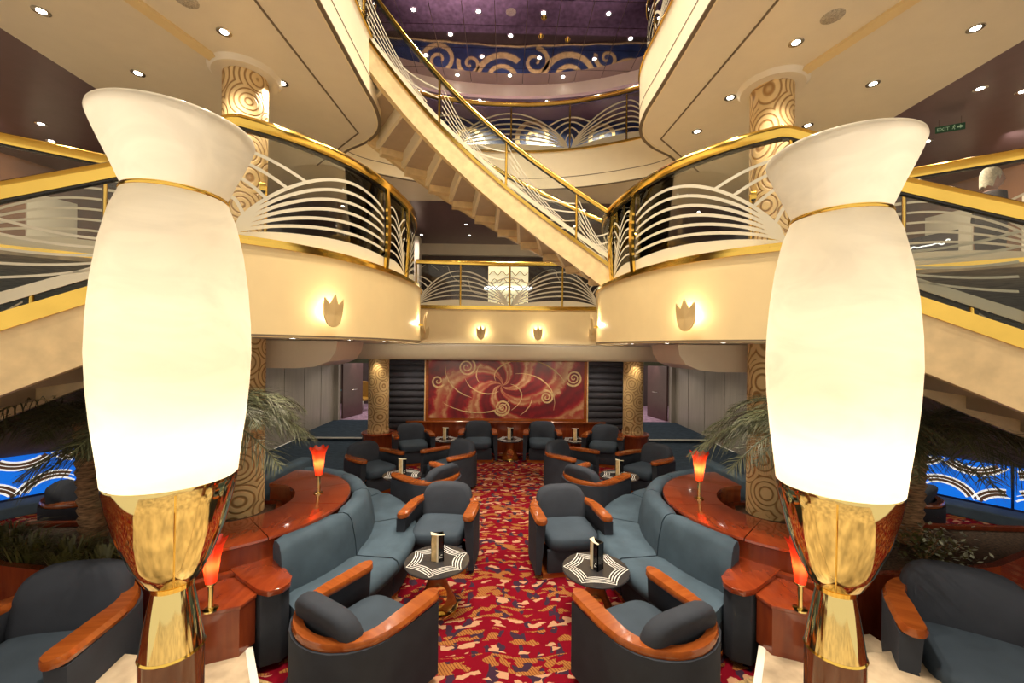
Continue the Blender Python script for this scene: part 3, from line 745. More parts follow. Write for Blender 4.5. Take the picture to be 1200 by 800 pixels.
# ---- curved stair between the left top balcony and the right mezzanine lobe
SCX, SCY, RN, RF = 0.0, 3.15, 2.55, 3.70
TH0, TH1 = radians(-45), radians(33)
def zb(th): return 5.80 + (3.30 - 5.80) * (th - radians(-43)) / radians(72)
def sp(th, r, dz=0.0): return (SCX + r * sin(th), SCY + r * cos(th), zb(th) + dz)
ths = [TH0 + (TH1 - TH0) * i / 60 for i in range(61)]
stair = thing('curved_staircase', 'curved cream marble staircase with gold edging crossing the atrium', 'staircase', sp(TH1, RN))
so = sp(TH1, RN)
for r, nm in ((RN, 'stringer'), (RF, 'stringer')):
    g = G().sweep([sp(t, r) for t in ths], [(-0.04, 0.04), (0.04, 0.04), (0.04, 0.36), (-0.04, 0.36)]).off(so)
    stg = obj(nm, g, 'marble', stair, smooth=40)
    obj('gold_edge', G().sweep([sp(t, r, 0.36) for t in ths], [(-0.055, 0), (0.055, 0), (0.055, 0.055), (-0.055, 0.055)]).off(so), 'gold', stg, smooth=40)
NS = 13
for i in range(NS):
    a = TH0 + (TH1 - TH0) * i / NS; b = TH0 + (TH1 - TH0) * (i + 1) / NS
    zt = zb(a) + 0.05; g = G()
    def wedge(a, b, z0, z1, n=3):
        rr = []
        for k in range(n + 1):
            t = a + (b - a) * k / n
            rr.append([(SCX + r * sin(t), SCY + r * cos(t), z) for r, z in ((RN + 0.03, z0), (RF - 0.03, z0), (RF - 0.03, z1), (RN + 0.03, z1))])
        g.rings(rr)
    wedge(a, b, zt, zt + 0.035)
    st_ = obj('step', g.off(so), 'tread_shaded', stair)
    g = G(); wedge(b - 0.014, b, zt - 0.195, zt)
    obj('riser', g.off(so), 'fascia_up', st_)  # ivory puts the light falling on the risers into their colour
    g = G()
    for r0, r1 in ((RF - 0.16, RF - 0.03),):
        rr = [[(SCX + r * sin(t), SCY + r * cos(t), z) for r, z in ((r0, zt - 0.10), (r1, zt - 0.10), (r1, zt), (r0, zt))] for t in (a, (a + b) / 2, b)]
        g.rings(rr)
    obj('side_block', g.off(so), 'marble', st_)
railing('glass and gold railing on the near side of the curved staircase', [sp(t, RN, 0.40) for t in ths], 0.70, [0.0, 0.29, 0.56, 0.845, 1.0], inward=-1, pattern='stair', gold_base=False, name='stair_railing', top_w=0.055, top_h=0.06)
railing('glass and gold railing on the far side of the curved staircase', [sp(t, RF, 0.40) for t in ths], 0.72, [0.0, 0.3, 0.55, 0.8, 1.0], inward=-1, pattern='stair', gold_base=False, name='stair_railing', top_w=0.055, top_h=0.06)

# ---- side flights leading up from the landing
for s in (-1, 1):
    dx, dy = -0.83 * 1.0, -0.56
    def fl(d, w_, dz=0.0):
        # d along the descent, w_ across the flight
        x, y = -2.22 + dx * d - 0.42 * w_, 3.28 + dy * d + 0.91 * w_
        return ((x if s < 0 else -x), y, 3.31 - 0.52 * d + dz)
    o0 = fl(0, 0)
    f = thing('side_staircase', 'cream marble side staircase with gold edging descending to the %s' % SIDE[s], 'staircase', o0)
    LN = 3.2
    for w_ in (0.0, 1.35):
        g = G(); g.rings([[fl(d, w_ - 0.04, -0.52), fl(d, w_ + 0.04, -0.52), fl(d, w_ + 0.04, -0.12), fl(d, w_ - 0.04, -0.12)] for d in (-0.1, LN)]).off(o0)
        q = obj('stringer', g, 'marble', f)
        g = G(); g.rings([[fl(d, w_ - 0.06, -0.12), fl(d, w_ + 0.06, -0.12), fl(d, w_ + 0.05, 0.0), fl(d, w_ - 0.05, 0.0)] for d in (-0.1, LN)]).off(o0)
        obj('gold_edge', g, 'gold', q)
    for i in range(10):
        d0, d1 = i * 0.32, (i + 1) * 0.32; z = 3.31 - 0.52 * d1 - 0.14
        pts = [fl(d0, 0.05), fl(d1, 0.05), fl(d1, 1.30), fl(d0, 1.30)]
        g = G(); g.prism([(p[0], p[1]) for p in pts][::-s], z - 0.17, z).off(o0)
        obj('step', g, 'tread_shaded', f)  # darker colour in place of the shade below the flight
    railing('sloping glass and gold railing on the near side of the %s stairs' % SIDE[s], [fl(d, 0.0, 0.0) for d in (0.06, 1.0, 2.0, LN)], 0.82, [0.0, 0.40, 0.72, 1.0], 'side stair railings', inward=-s if s < 0 else 1, pattern='stair', gold_base=False, name='stair_railing', top_w=0.07, top_h=0.11, post_r=0.02, rev=True)
    railing('sloping glass and gold railing on the far side of the %s stairs' % SIDE[s], [fl(d, 1.35, 0.0) for d in (0.1, 1.0, 2.0, LN)], 0.55, [0.0, 0.5, 1.0], 'side stair railings', inward=-s if s < 0 else 1, pattern='stair', gold_base=False, name='stair_railing', top_w=0.05, top_h=0.08)
    dk = [(-2.80, 4.68), (-3.4, 4.40), (-4.05, 4.02), (-4.6, 3.62), (-5.6, 2.9), (-6.6, 2.3)]
    dk = [((x if s < 0 else -x), y, Z2 + 0.01) for x, y in dk]
    railing('level glass and gold railing beyond the %s stairwell' % SIDE[s], dk, 1.04, [0.0, 0.30, 0.52, 0.8, 1.0], 'stairwell railings', inward=-s, top_w=0.06, top_h=0.09)

# ================================================================== FURNITURE
def u_path(hw, yf, yb, n=13, z=0.0, flare=0.0):
    # plan curve of a tub chair from right arm front, around the back, to left arm front
    pts = [(hw + flare, yf, z)]
    for i in range(1, 4): pts.append((hw + flare * (1 - i / 4), yf + (0.0 - yf) * i / 4, z))
    for i in range(n):
        a = pi * i / (n - 1)
        pts.append((hw * cos(a), yb * sin(a) ** 0.9, z))
    for i in range(3, 0, -1): pts.append((-hw - flare * (1 - i / 4), yf + (0.0 - yf) * i / 4, z))
    pts.append((-hw - flare, yf, z))
    return pts
def make_armchair(name, label):
    t = thing(name, label, 'armchair', group='lounge armchairs')
    top = u_path(0.355, 0.36, -0.36)
    # shell: tapers in towards the floor and carries two seams
    rs = []
    n = len(top)
    for i, p in enumerate(top):
        a = top[max(i - 1, 0)]; b = top[min(i + 1, n - 1)]; dx, dy = b[0] - a[0], b[1] - a[1]; l = sqrt(dx * dx + dy * dy)
        nx, ny = dy / l, -dx / l          # outward
        ring = []
        for off, z in ((-0.02, 0.05), (0.0, 0.06), (0.012, 0.19), (0.006, 0.2), (0.014, 0.21), (0.03, 0.355), (0.024, 0.365), (0.032, 0.375), (0.045, 0.555), (-0.055, 0.555), (-0.055, 0.05)):
            ring.append((p[0] + nx * off, p[1] + ny * off, z))
        rs.append(ring)
    obj('shell', G().rings(rs), 'chair', t, smooth=35)
    # wooden arm band, wide at the arms and slim behind
    def bandprof(u):
        k = abs(2 * u - 1); wdt = 0.055 + 0.045 * max(0, min(1, (k - 0.25) / 0.4)) 
        wdt *= sqrt(max(0.04, 1 - (max(0, k - 0.92) / 0.08) ** 2))
        c = 0.0
        return [(c - wdt * 0.55, 0.0), (c + wdt * 0.65, 0.0), (c + wdt * 0.72, 0.022), (c + wdt * 0.6, 0.045), (c - wdt * 0.45, 0.045), (c - wdt * 0.62, 0.022)]
    bp = u_path(0.355, 0.40, -0.37, 17, 0.555)
    bp = resample(bp, 121)
    bp = [(x, y, z + 0.03 * max(0, (y + 0.1)) - 0.0) for x, y, z in bp]
    def prof2(u):
        return [(-a, b) for a, b in bandprof(u)]
    obj('armrest', G().sweep(bp, prof2), 'arm', t, smooth=50)
    obj('seat_cushion', G().ell((0, 0.06, 0.345), (0.285, 0.33, 0.085), 28, 14, 0.42), 'chair_seat', t, smooth=60)
    obj('front_panel', G().box(-0.285, 0.285, 0.30, 0.345, 0.05, 0.285), 'chair', t, bevel=0.012, smooth=50)
    # back cushion: arch-topped pad
    rs = []
    N = 26
    ol = []
    for i in range(N):
        a = 2 * pi * i / N; cx, cz = cos(a), sin(a)
        e = 0.52 if cz > 0 else 0.30
        ol.append((0.292 * math.copysign(abs(cx) ** e, cx), 0.205 * math.copysign(abs(cz) ** (0.8 if cz > 0 else 0.35), cz)))
    for y, k in ((-0.065, 0.80), (-0.055, 0.93), (-0.02, 1.0), (0.035, 1.0), (0.062, 0.94), (0.075, 0.80), (0.082, 0.4)):
        ring = []
        for x, z in ol:
            xx, zz = x * k, z * k
            yy = y + 0.25 * xx * xx
            zz2 = zz + 0.0
            ring.append((xx, yy - 0.235 - 0.22 * zz2, 0.55 + zz2))
        rs.append(ring)
    obj('back_cushion', G().rings(rs), 'chair', t, smooth=70)
    pl = [(p[0] * 0.93, p[1] * 0.93) for p in top]
    obj('plinth', G().prism(pl, 0.0, 0.05), 'arm', t)
    return t
chair0 = make_armchair('armchair', 'x')
first = [True]
def chair(x, y, vx, vy, label, scale=1.06, z=0.0):
    if first[0]:
        first[0] = False; o = chair0
        o.location = (x, y, z); o.rotation_euler = (0, 0, face(vx, vy)); o.scale = (scale,) * 3; o['label'] = label
        return o
    return dup(chair0, (x, y, z), face(vx, vy), label, 'lounge armchairs', scale)
chair(-0.77, 4.88, -0.10, -0.99, 'charcoal armchair left of the aisle facing us behind the nearest left table')
chair(0.69, 4.80, 0.13, -0.99, 'charcoal armchair right of the aisle facing us behind the nearest right table')
chair(-1.10, 2.97, 0.54, 0.84, 'nearest left armchair seen from behind beside the curved sofa end')
chair(1.03, 2.90, -0.42, 0.90, 'nearest right armchair seen from behind beside the curved sofa end')
chair(-2.38, 7.15, 0.75, -0.60, 'left middle-row armchair nearest the navy carpet, facing the aisle')
chair(-0.98, 7.35, -0.68, -0.73, 'left middle-row armchair by the aisle, seat turned away from the aisle')
chair(-1.13, 6.05, -0.80, 0.60, 'left middle-row armchair seen from behind, tucked behind the front armchair')
chair(2.52, 7.15, -0.80, -0.55, 'right middle-row armchair nearest the navy carpet, facing the aisle')
chair(1.12, 7.35, 0.72, -0.70, 'right middle-row armchair by the aisle, seat turned away from the aisle')
chair(1.27, 6.05, 0.75, 0.65, 'right middle-row armchair seen from behind, tucked behind the front armchair')
chair(-2.06, 8.92, 0.35, -0.93, 'rear-row armchair beside the left rear column plinth')
chair(-0.64, 9.22, 0.05, -1, 'rear-row armchair left of the centre table below the painting')
chair(0.82, 9.22, -0.05, -1, 'rear-row armchair right of the centre table below the painting')
chair(2.16, 8.92, -0.35, -0.93, 'rear-row armchair beside the right rear column plinth')
chair(-3.07, 2.70, 0.15, -0.99, 'large foreground armchair cut off at the bottom left corner', 1.2)
chair(3.20, 2.70, -0.55, -0.83, 'large foreground armchair cut off at the bottom right corner', 1.2)
chair(-5.25, 5.2, 0.85, 0.5, 'armchair in the left side bay behind the planter')
chair(5.2, 5.3, -0.55, 0.8, 'armchair in the right side bay seen from behind the planter')

# ---- cocktail tables with menu holders
def make_table():
    t = thing('cocktail_table', 'x', 'table', group='round cocktail tables')
    top = obj('table_top', G().lathe([(0, 0.43), (0.30, 0.43), (0.312, 0.437), (0.312, 0.445), (0.305, 0.452), (0, 0.452)], 40), 'tabletop', t, smooth=30)
    g = G()
    for k in range(6):
        a0, a1 = pi / 3 * k + 0.1, pi / 3 * (k + 1) + 0.1
        for j in range(4):
            R = 0.297 - 0.033 * j
            p0 = Vector((R * cos(a0), R * sin(a0))); p1 = Vector((R * cos(a1), R * sin(a1))); mid = (p0 + p1) / 2
            c = mid * (0.80)
            q = []
            for i in range(9):
                u = i / 8; p = p0 * (1 - u) ** 2 + c * 2 * u * (1 - u) + p1 * u * u
                r = p.length; k2 = 0.0048
                q += [(p.x * (1 - k2 / r), p.y * (1 - k2 / r), 0.4535), (p.x * (1 + k2 / r), p.y * (1 + k2 / r), 0.4535)]
            g.add(q, [(2 * i, 2 * i + 1, 2 * i + 3, 2 * i + 2) for i in range(8)])
    obj('inlay_lines', g, 'inlay', top)
    # flared wooden pedestal, hollow-fronted with a brass roundel
    rs = []
    for z, rx, ry in ((0.03, 0.19, 0.09), (0.10, 0.165, 0.085), (0.2, 0.11, 0.07), (0.28, 0.085, 0.06), (0.36, 0.11, 0.065), (0.43, 0.17, 0.08)):
        rs.append([(rx * math.copysign(abs(cos(a)) ** 0.7, cos(a)), ry * math.copysign(abs(sin(a)) ** 0.7, sin(a)), z) for a in [2 * pi * i / 24 for i in range(24)]])
    obj('pedestal', G().rings(rs), 'arm', t, smooth=50)
    ring = []
    g = G()
    for y in (-0.072, -0.100):
        ring.append([(0.078 * cos(a), y + 0.06 * (0.09 * sin(a)), 0.15 + 0.10 * sin(a)) for a in [2 * pi * i / 24 for i in range(24)]])
    g.rings(ring); obj('brass_roundel', g, 'brass', t)
    obj('base_plate', G().lathe([(0, 0.03), (0.18, 0.03), (0.205, 0.022), (0.21, 0.0)], 36), 'brass', t, smooth=40)
    return t
table0 = make_table()
menu0 = None
def make_menu():
    t = thing('menu_holder', 'x', 'menu holder', group='menu holders on the cocktail tables')
    a, b, h = 0.058, 0.042, 0.25
    obj('black_panel', G().box(0.0, a, -b, -b + 0.008, 0, h), 'black', t)
    obj('side_panel', G().box(a - 0.008, a, -b, b, 0, h), 'black', t)
    obj('back_panel', G().box(-a, a, b - 0.008, b, 0, h), 'black', t)
    g = G(); g.prism([(0.0, -b), (-a, -b + 0.03), (-a, -b + 0.045), (0.0, -b + 0.012)], 0.0, h)
    obj('gold_card', g, 'menu_gold', t)
    obj('cream_edge', G().box(-0.012, 0.004, -b - 0.004, -b + 0.004, 0, h), 'menu_cream', t)
    g = G(); g.prism([(-a - 0.004, -b + 0.026), (-0.002, -b - 0.006), (a + 0.004, -b - 0.006), (a + 0.004, -b + 0.012), (0.01, -b + 0.02), (-a, b), (-a - 0.004, b)], h, h + 0.006)
    obj('cream_top', g, 'menu_cream', t)
    g = G(); g.box(0.018, 0.024, -b - 0.0015, -b, 0.03, 0.05); g.box(0.028, 0.042, -b - 0.0015, -b, 0.06, 0.066); g.box(0.024, 0.044, -b - 0.0015, -b, 0.035, 0.041)
    obj('printed_mark', g, 'inlay', t)
    return t
menu0 = make_menu()
tf = [True]
def table(x, y, rz, where, mrot, scale=1.0):
    if tf[0]:
        o, mo = table0, menu0; tf[0] = False
        o.location = (x, y, 0); o.rotation_euler = (0, 0, rz); mo.location = (x, y, 0.4545 * scale); mo.rotation_euler = (0, 0, mrot)
    else:
        o = dup(table0, (x, y, 0), rz); mo = dup(menu0, (x, y, 0.4545 * scale), mrot)
    o.scale = (scale,) * 3
    o['label'] = 'round table with white star-line inlay, ' + where
    mo['label'] = 'black and gold menu holder standing on the table ' + where
table(-0.68, 3.92, 0.35, 'nearest on the left of the aisle', 0.25)
table(0.82, 3.78, -0.2, 'nearest on the right of the aisle', -0.9)
table(-1.68, 6.55, 0.5, 'in the left middle group', 0.3)
table(1.83, 6.55, 0.1, 'in the right middle group', -0.2)
table(-1.36, 9.12, 0.2, 'left one below the painting', 0.3)
table(0.09, 9.15, 0.0, 'centre one below the painting', 0.2)
table(1.56, 9.12, 0.1, 'right one below the painting', 0.5)

# ---- curved sofas wrapped round a mahogany counter
CX, CY = 2.92, 4.36
for s in (-1, 1):
    sd = SIDE[s]
    def cp(r, a, z=0.0):   # a measured from the aisle side, negative towards us
        return (s * (CX - r * cos(a)), CY + r * sin(a), z)
    o = cp(1.5, 0)
    sofa = thing('curved_sofa', 'curved slate blue sofa wrapped round the %s mahogany counter' % sd, 'sofa', o)
    A0, A1 = radians(-43), radians(84); nseg = 4
    for k in range(nseg):
        a0 = A0 + (A1 - A0) * k / nseg; a1 = A0 + (A1 - A0) * (k + 1) / nseg; e = 0.006
        def arcsweep(prof, name, mt, sm=60, a0=a0, a1=a1):
            rs = []
            for i in range(9):
                f_ = i / 8; a = a0 + e + (a1 - a0 - 2 * e) * f_
                edge = 0.018 if i in (0, 8) else 0.0
                rs.append([tuple(Vector(cp(r + (edge if r < 1.5 else -edge), a, z - (edge if z > 0.3 else 0)))) for r, z in prof])
            return obj(name, G().rings(rs).off(o), mt, sofa, smooth=sm)
        arcsweep([(1.30, 0.30), (1.86, 0.29), (1.90, 0.31), (1.91, 0.37), (1.89, 0.42), (1.84, 0.445), (1.5, 0.435), (1.30, 0.43)], 'seat_cushion', 'sofa')
        arcsweep([(1.20, 0.42), (1.42, 0.42), (1.40, 0.60), (1.36, 0.78), (1.32, 0.835), (1.26, 0.85), (1.20, 0.835), (1.17, 0.78)], 'back_cushion', 'sofa')
        arcsweep([(1.25, 0.05), (1.84, 0.05), (1.86, 0.29), (1.25, 0.29)], 'seat_base', 'chair', 30)
    rs = [[cp(r, A0 + (A1 - A0) * i / 24, z) for r, z in ((1.25, 0), (1.82, 0), (1.82, 0.05), (1.25, 0.05))] for i in range(25)]
    obj('plinth', G().rings(rs).off(o), 'arm', sofa)
    # end arm: upholstered pier with a wooden wedge top
    a = A0
    rs = []
    pier = [cp(1.16, a - 0.003), cp(1.62, a - 0.003), cp(1.66, a - 0.05), cp(1.62, a - 0.13), cp(1.4, a - 0.17), cp(1.16, a - 0.2)]
    obj('arm_pier', G().prism([(p[0], p[1]) for p in pier][::s], 0.05, 0.60).off(o), 'chair', sofa, bevel=0.01, smooth=50)
    wed = [cp(1.02, radians(-41)), cp(1.58, radians(-42)), cp(1.66, radians(-43.5)), cp(1.70, radians(-46)), cp(1.68, radians(-49)), cp(1.60, radians(-51)), cp(1.3, radians(-55)), cp(0.98, radians(-61))]
    obj('arm_top', G().prism([(p[0], p[1]) for p in wed][::s], 0.60, 0.648).off(o), 'wood_top', sofa, bevel=0.012, smooth=50)
    # counter
    ct = thing('counter', 'glossy mahogany counter behind the %s curved sofa' % sd, 'counter', cp(0.85, 0))
    oc = cp(0.85, 0)
    B0, B1 = radians(-72), radians(86)
    cuts = [B0, radians(-44), radians(-2), radians(32), B1]
    for k in range(4):
        rs = []
        a0, a1 = cuts[k], cuts[k + 1]
        for i in range(13):
            a = a0 + 0.004 + (a1 - a0 - 0.008) * i / 12
            rs.append([cp(r, a, z) for r, z in ((0.58, 0.80), (1.14, 0.80), (1.16, 0.815), (1.155, 0.835), (1.13, 0.84), (0.58, 0.84))])
        obj('top_panel', G().rings(rs).off(oc), 'wood_top', ct, smooth=35)
    rs = [[cp(r, B0 + (B1 - B0) * i / 30, z) for r, z in ((0.60, 0.0), (1.13, 0.0), (1.13, 0.80), (0.60, 0.80))] for i in range(31)]
    obj('counter_body', G().rings(rs).off(oc), 'wood', ct, smooth=35)
    # low block at the counter's end
    bl = thing('counter_block', 'low mahogany block with striped veneer at the %s counter end' % sd, 'block', (s * 2.15, 3.0, 0.24))
    ob = (s * 2.15, 3.0, 0.24)
    pl = [(1.96, 2.98), (1.93, 3.12), (1.99, 3.25), (2.14, 3.36), (2.30, 3.32), (2.40, 3.16), (2.44, 2.79), (2.25, 2.86)]
    pl = [(s * x, y) for x, y in pl][::-s]
    obj('body', G().prism(pl, 0.24, 0.58).off(ob), 'wood', bl)
    obj('top', G().prism([(s * 2.2 + (x - s * 2.2) * 1.03, 3.0 + (y - 3.0) * 1.03) for x, y in pl], 0.58, 0.61).off(ob), 'wood_top', bl, bevel=0.008)
    # planter between the counter and the side bay
    pn = thing('planter', 'mahogany planter of bark mulch beside the %s counter' % sd, 'planter', (s * 3.9, 3.9, 0))
    op = (s * 3.9, 3.9, 0)
    pl = [(2.22, 3.42), (2.50, 3.20), (2.95, 3.36), (3.6, 3.38), (4.3, 3.5), (5.6, 4.0), (5.6, 4.25), (4.1, 4.35), (3.25, 4.95), (2.75, 4.95), (2.45, 4.3)]
    pl = [(s * x, y) for x, y in pl][::-s]
    obj('mulch_bed', G().prism(pl, 0.0, 0.60).off(op), 'mulch', pn)
    n = len(pl)
    for i in range(n):
        p, q = pl[i], pl[(i + 1) % n]; bh = 0.80 if max(abs(p[0]), abs(q[0])) < 2.8 and min(p[1], q[1]) < 3.2 else 0.64
        obj('side_board', G().sweep([(p[0], p[1], 0), (q[0], q[1], 0)], [(-0.03, 0), (0.03, 0), (0.03, bh), (-0.03, bh)]).off(op), 'wood', pn)
    # bay banquette
    bq = thing('bay_banquette', 'low slate blue banquette behind the %s planter' % sd, 'banquette', (s * 4.9, 4.45, 0))
    ob = (s * 4.9, 4.45, 0)
    pth = [(s * 3.75, 4.72, 0), (s * 4.25, 4.48, 0), (s * 4.9, 4.42, 0), (s * 5.8, 4.40, 0), (s * 6.4, 4.1, 0)]
    pth = [p for p in spline(pth, 5)]
    obj('back', G().sweep(pth, [(-0.07, 0.05), (0.07, 0.05), (0.07, 0.48), (0.04, 0.54), (-0.04, 0.54), (-0.07, 0.48)]).off(ob), 'sofa', bq, smooth=50)
    obj('ledge', G().sweep(pth, [(-s * -0.16 - 0.03, 0.0), (-s * -0.16 + 0.03, 0.0), (-s * -0.16 + 0.03, 0.47), (-s * -0.16 - 0.03, 0.47)]).off(ob), 'arm', bq, smooth=50)
    # inner bay sofa behind the counter
    b2 = thing('bay_sofa', 'slate blue side bay sofa backing onto the %s counter by the column' % sd, 'sofa', (s * 3.3, 5.3, 0))
    o2 = (s * 3.3, 5.3, 0)
    obj('back', G().box(-0.09, 0.09, -0.45, 0.75, 0.05, 0.86).xf(Matrix.Rotation(s * 0.12, 4, 'Z')).xf(Matrix.Translation((-s * 0.22, 0.05, 0))), 'sofa', b2, bevel=0.05, smooth=60)
    obj('seat', G().box(-0.35, 0.35, -0.45, 0.75, 0.05, 0.43).xf(Matrix.Translation((s * 0.22, 0.05, 0))), 'sofa', b2, bevel=0.04, smooth=60)
    obj('arm_rail', G().box(-0.42, 0.45, -0.53, -0.46, 0.05, 0.60).xf(Matrix.Translation((s * 0.1, 0.05, 0))), 'arm', b2, bevel=0.01)
    # blue backlit glass panels on the bay wall
    pb, pc = Vector((s * 6.35, 7.7, 0)), Vector((s * 8.9, 4.3, 0)); d = (pc - pb).normalized(); nrm = Vector((-d.y, d.x, 0)) * (-1 if s > 0 else 1)
    if nrm.x * s > 0: nrm = -nrm
    for k in range(4):
        c0 = pb + d * (0.2 + k * 0.98) + nrm * 0.06
        ga = thing('glass_wave_panel', 'backlit blue glass panel with brown waves, %s bay, %s from the doors' % (sd, ('first', 'second', 'third', 'fourth')[k]), 'glass panel', tuple(c0 + Vector((0, 0, 0.18))), 0, 'blue wave panels')
        def pp(u, v, off): return tuple(d * u + Vector((0, 0, v)) + nrm * off)
        L, Hh = 0.95, 0.62
        g = G(); g.rings([[pp(0, 0, 0), pp(L, 0, 0), pp(L, Hh, 0), pp(0, Hh, 0)], [pp(0, 0, 0.02), pp(L, 0, 0.02), pp(L, Hh, 0.02), pp(0, Hh, 0.02)]])
        obj('glass', g, 'mosaic', ga)
        for (cu, cv, R) in ((L * 0.25, -0.1, 0.42), (L * 0.95, -0.12, 0.38), (L * 0.6, 0.85, 0.44), (0.0, 0.75, 0.30)):
            for (r0, r1, mt, nm, of) in ((R - 0.11, R, 'mosaic_brown', 'wave_band', 0.024), (R - 0.012, R + 0.012, 'mosaic_white', 'wave_line', 0.028), (R - 0.125, R - 0.10, 'mosaic_white', 'wave_line', 0.028), (R - 0.06, R - 0.05, 'mosaic_white', 'wave_line', 0.028)):
                vs = []; nn = 40; ok = []
                for i in range(nn + 1):
                    a = 2 * pi * i / nn
                    uv = [(cu + r * cos(a), cv + r * sin(a)) for r in (r0, r1)]
                    ok.append(all(0 <= u <= L and 0 <= v <= Hh for u, v in uv)); vs += [pp(u, v, of) for u, v in uv]
                fs = [(2 * i, 2 * i + 1, 2 * i + 3, 2 * i + 2) for i in range(nn) if ok[i] and ok[i + 1]]
                if fs:
                    used = sorted({i for f in fs for i in f}); mp_ = {v: i for i, v in enumerate(used)}
                    obj(nm, G().add([vs[i] for i in used], [tuple(mp_[i] for i in f) for f in fs]), mt, ga)
    lb = thing('bay_bench', 'low slate bench along the %s blue glass panels' % sd, 'bench', tuple(pb + d * 2 + nrm * 0.35))
    g = G(); ga, gb = pb + d * 0.1 + nrm * 0.12, pb + d * 4.1 + nrm * 0.12
    g.prism([(p.x, p.y) for p in (ga, gb, gb + nrm * 0.4, ga + nrm * 0.4)][::s], 0.0, 0.16).off(lb.location)
    obj('seat', g, 'sofa', lb, bevel=0.02)

# ---- great alabaster torchère lamps on the stair newels
def big_lamp(x, y, side, dz):
    t = thing('torchere_lamp', 'giant glowing alabaster lamp with flared collar on a brass cup, %s one' % side, 'lamp', (x, y, 0))
    def lt(pr): return [(r, z + dz) for r, z in pr]
    pr = [(0.198, 1.955), (0.207, 1.962), (0.209, 1.98), (0.216, 2.05), (0.232, 2.18), (0.244, 2.32), (0.249, 2.44), (0.246, 2.56), (0.236, 2.70), (0.218, 2.84), (0.193, 2.96), (0.166, 3.035)]
    obj('glass_body', G().lathe(lt(pr), 64, cap=False), 'alabaster', t, smooth=80)
    pr = [(0.157, 3.05), (0.162, 3.06), (0.178, 3.10), (0.198, 3.15), (0.220, 3.20), (0.240, 3.25), (0.251, 3.28), (0.2555, 3.297), (0.253, 3.308), (0.246, 3.312)]
    obj('glass_collar', G().lathe(lt(pr), 64, cap=False), 'alabaster', t, smooth=80)
    obj('gold_ring', G().lathe(lt([(0.156, 3.030), (0.166, 3.032), (0.169, 3.040), (0.166, 3.049), (0.156, 3.052)]), 64, cap=False), 'gold', t, smooth=60)
    pr = [(0.205, 1.958), (0.206, 1.94), (0.196, 1.88), (0.168, 1.76), (0.125, 1.64), (0.088, 1.565), (0.066, 1.55)]
    obj('brass_cup', G().lathe(lt(pr[::-1]), 64, cap=False), 'brass', t, smooth=60)
    obj('neck_ring', G().lathe(lt([(0.060, 1.530), (0.069, 1.533), (0.069, 1.550), (0.060, 1.553)]), 48, cap=False), 'gold', t, smooth=60)
    obj('brass_foot', G().lathe(lt([(0.102, 1.295), (0.100, 1.31), (0.089, 1.39), (0.076, 1.47), (0.064, 1.535)]), 48), 'brass', t, smooth=60)
    ax, ay = -x / sqrt(x * x + y * y), -y / sqrt(x * x + y * y)
    obj('seam_bead', G().tube([(ax * r, ay * r, z + dz) for r, z in ((0.206, 1.94), (0.196, 1.88), (0.168, 1.76), (0.126, 1.64), (0.089, 1.565))], 0.0035, 6), 'gold', t)
    obj('newel', G().lathe([(0.102, 0.0), (0.102, 1.295 + dz)], 48), 'wood_dark', t, smooth=60)
    obj('newel_ring', G().lathe(lt([(0.102, 1.285), (0.106, 1.29), (0.102, 1.298)]), 48, cap=False), 'gold', t, smooth=60)
    point('torchere_bulb_' + side, (x, y, 2.10 + dz), 8.0, (1, 0.86, 0.62), 0.05)
    point('torchere_top_bulb_' + side, (x, y, 2.58 + dz), 2.6, (1, 0.88, 0.66), 0.04)
big_lamp(-1.332, 1.60, 'left', 0.03)
big_lamp(1.303, 1.625, 'right', 0.0)

# ---- red glass lamps
def red_lamp(x, y, z, label, sc, power):
    t = thing('red_glass_lamp', label, 'lamp', (x, y, z), 0, 'red glass lamps', sc)
    pr = [(0.035, 0.20), (0.040, 0.23), (0.048, 0.30), (0.058, 0.38), (0.070, 0.45), (0.090, 0.50), (0.098, 0.515)]
    g = G(); seg = 48; rs = []
    for r, h in pr:
        k = max(0, (h - 0.36) / 0.155)
        rs.append([((r * (1 + 0.10 * k * cos(8 * a))) * cos(a), (r * (1 + 0.10 * k * cos(8 * a))) * sin(a), h + 0.012 * k * cos(8 * a)) for a in [2 * pi * i / seg for i in range(seg)]])
    g.rings(rs, cap=False)
    obj('glass_shade', g, 'red_glass', t, smooth=70)
    obj('stem', G().lathe([(0.020, 0.015), (0.020, 0.19), (0.038, 0.195), (0.040, 0.205), (0.034, 0.21)], 24), 'brass', t, smooth=40)
    obj('base', G().lathe([(0.05, 0.0), (0.05, 0.012), (0.02, 0.018)], 28), 'brass', t, smooth=40)
    point('red_lamp_bulb', (x, y, z + 0.35 * sc), power, (1, 0.72, 0.36), 0.012)
for s in (-1, 1):
    red_lamp(s * 2.14, 4.62 if s < 0 else 4.5, 0.84, 'red fluted glass lamp on the %s counter behind the sofa' % SIDE[s], 1.0, 3.2 if s < 0 else 4.2)
    red_lamp(s * 2.13, 2.93, 0.61, 'red glass lamp on the low block beside the %s giant lamp' % SIDE[s], 0.95, 1.6)

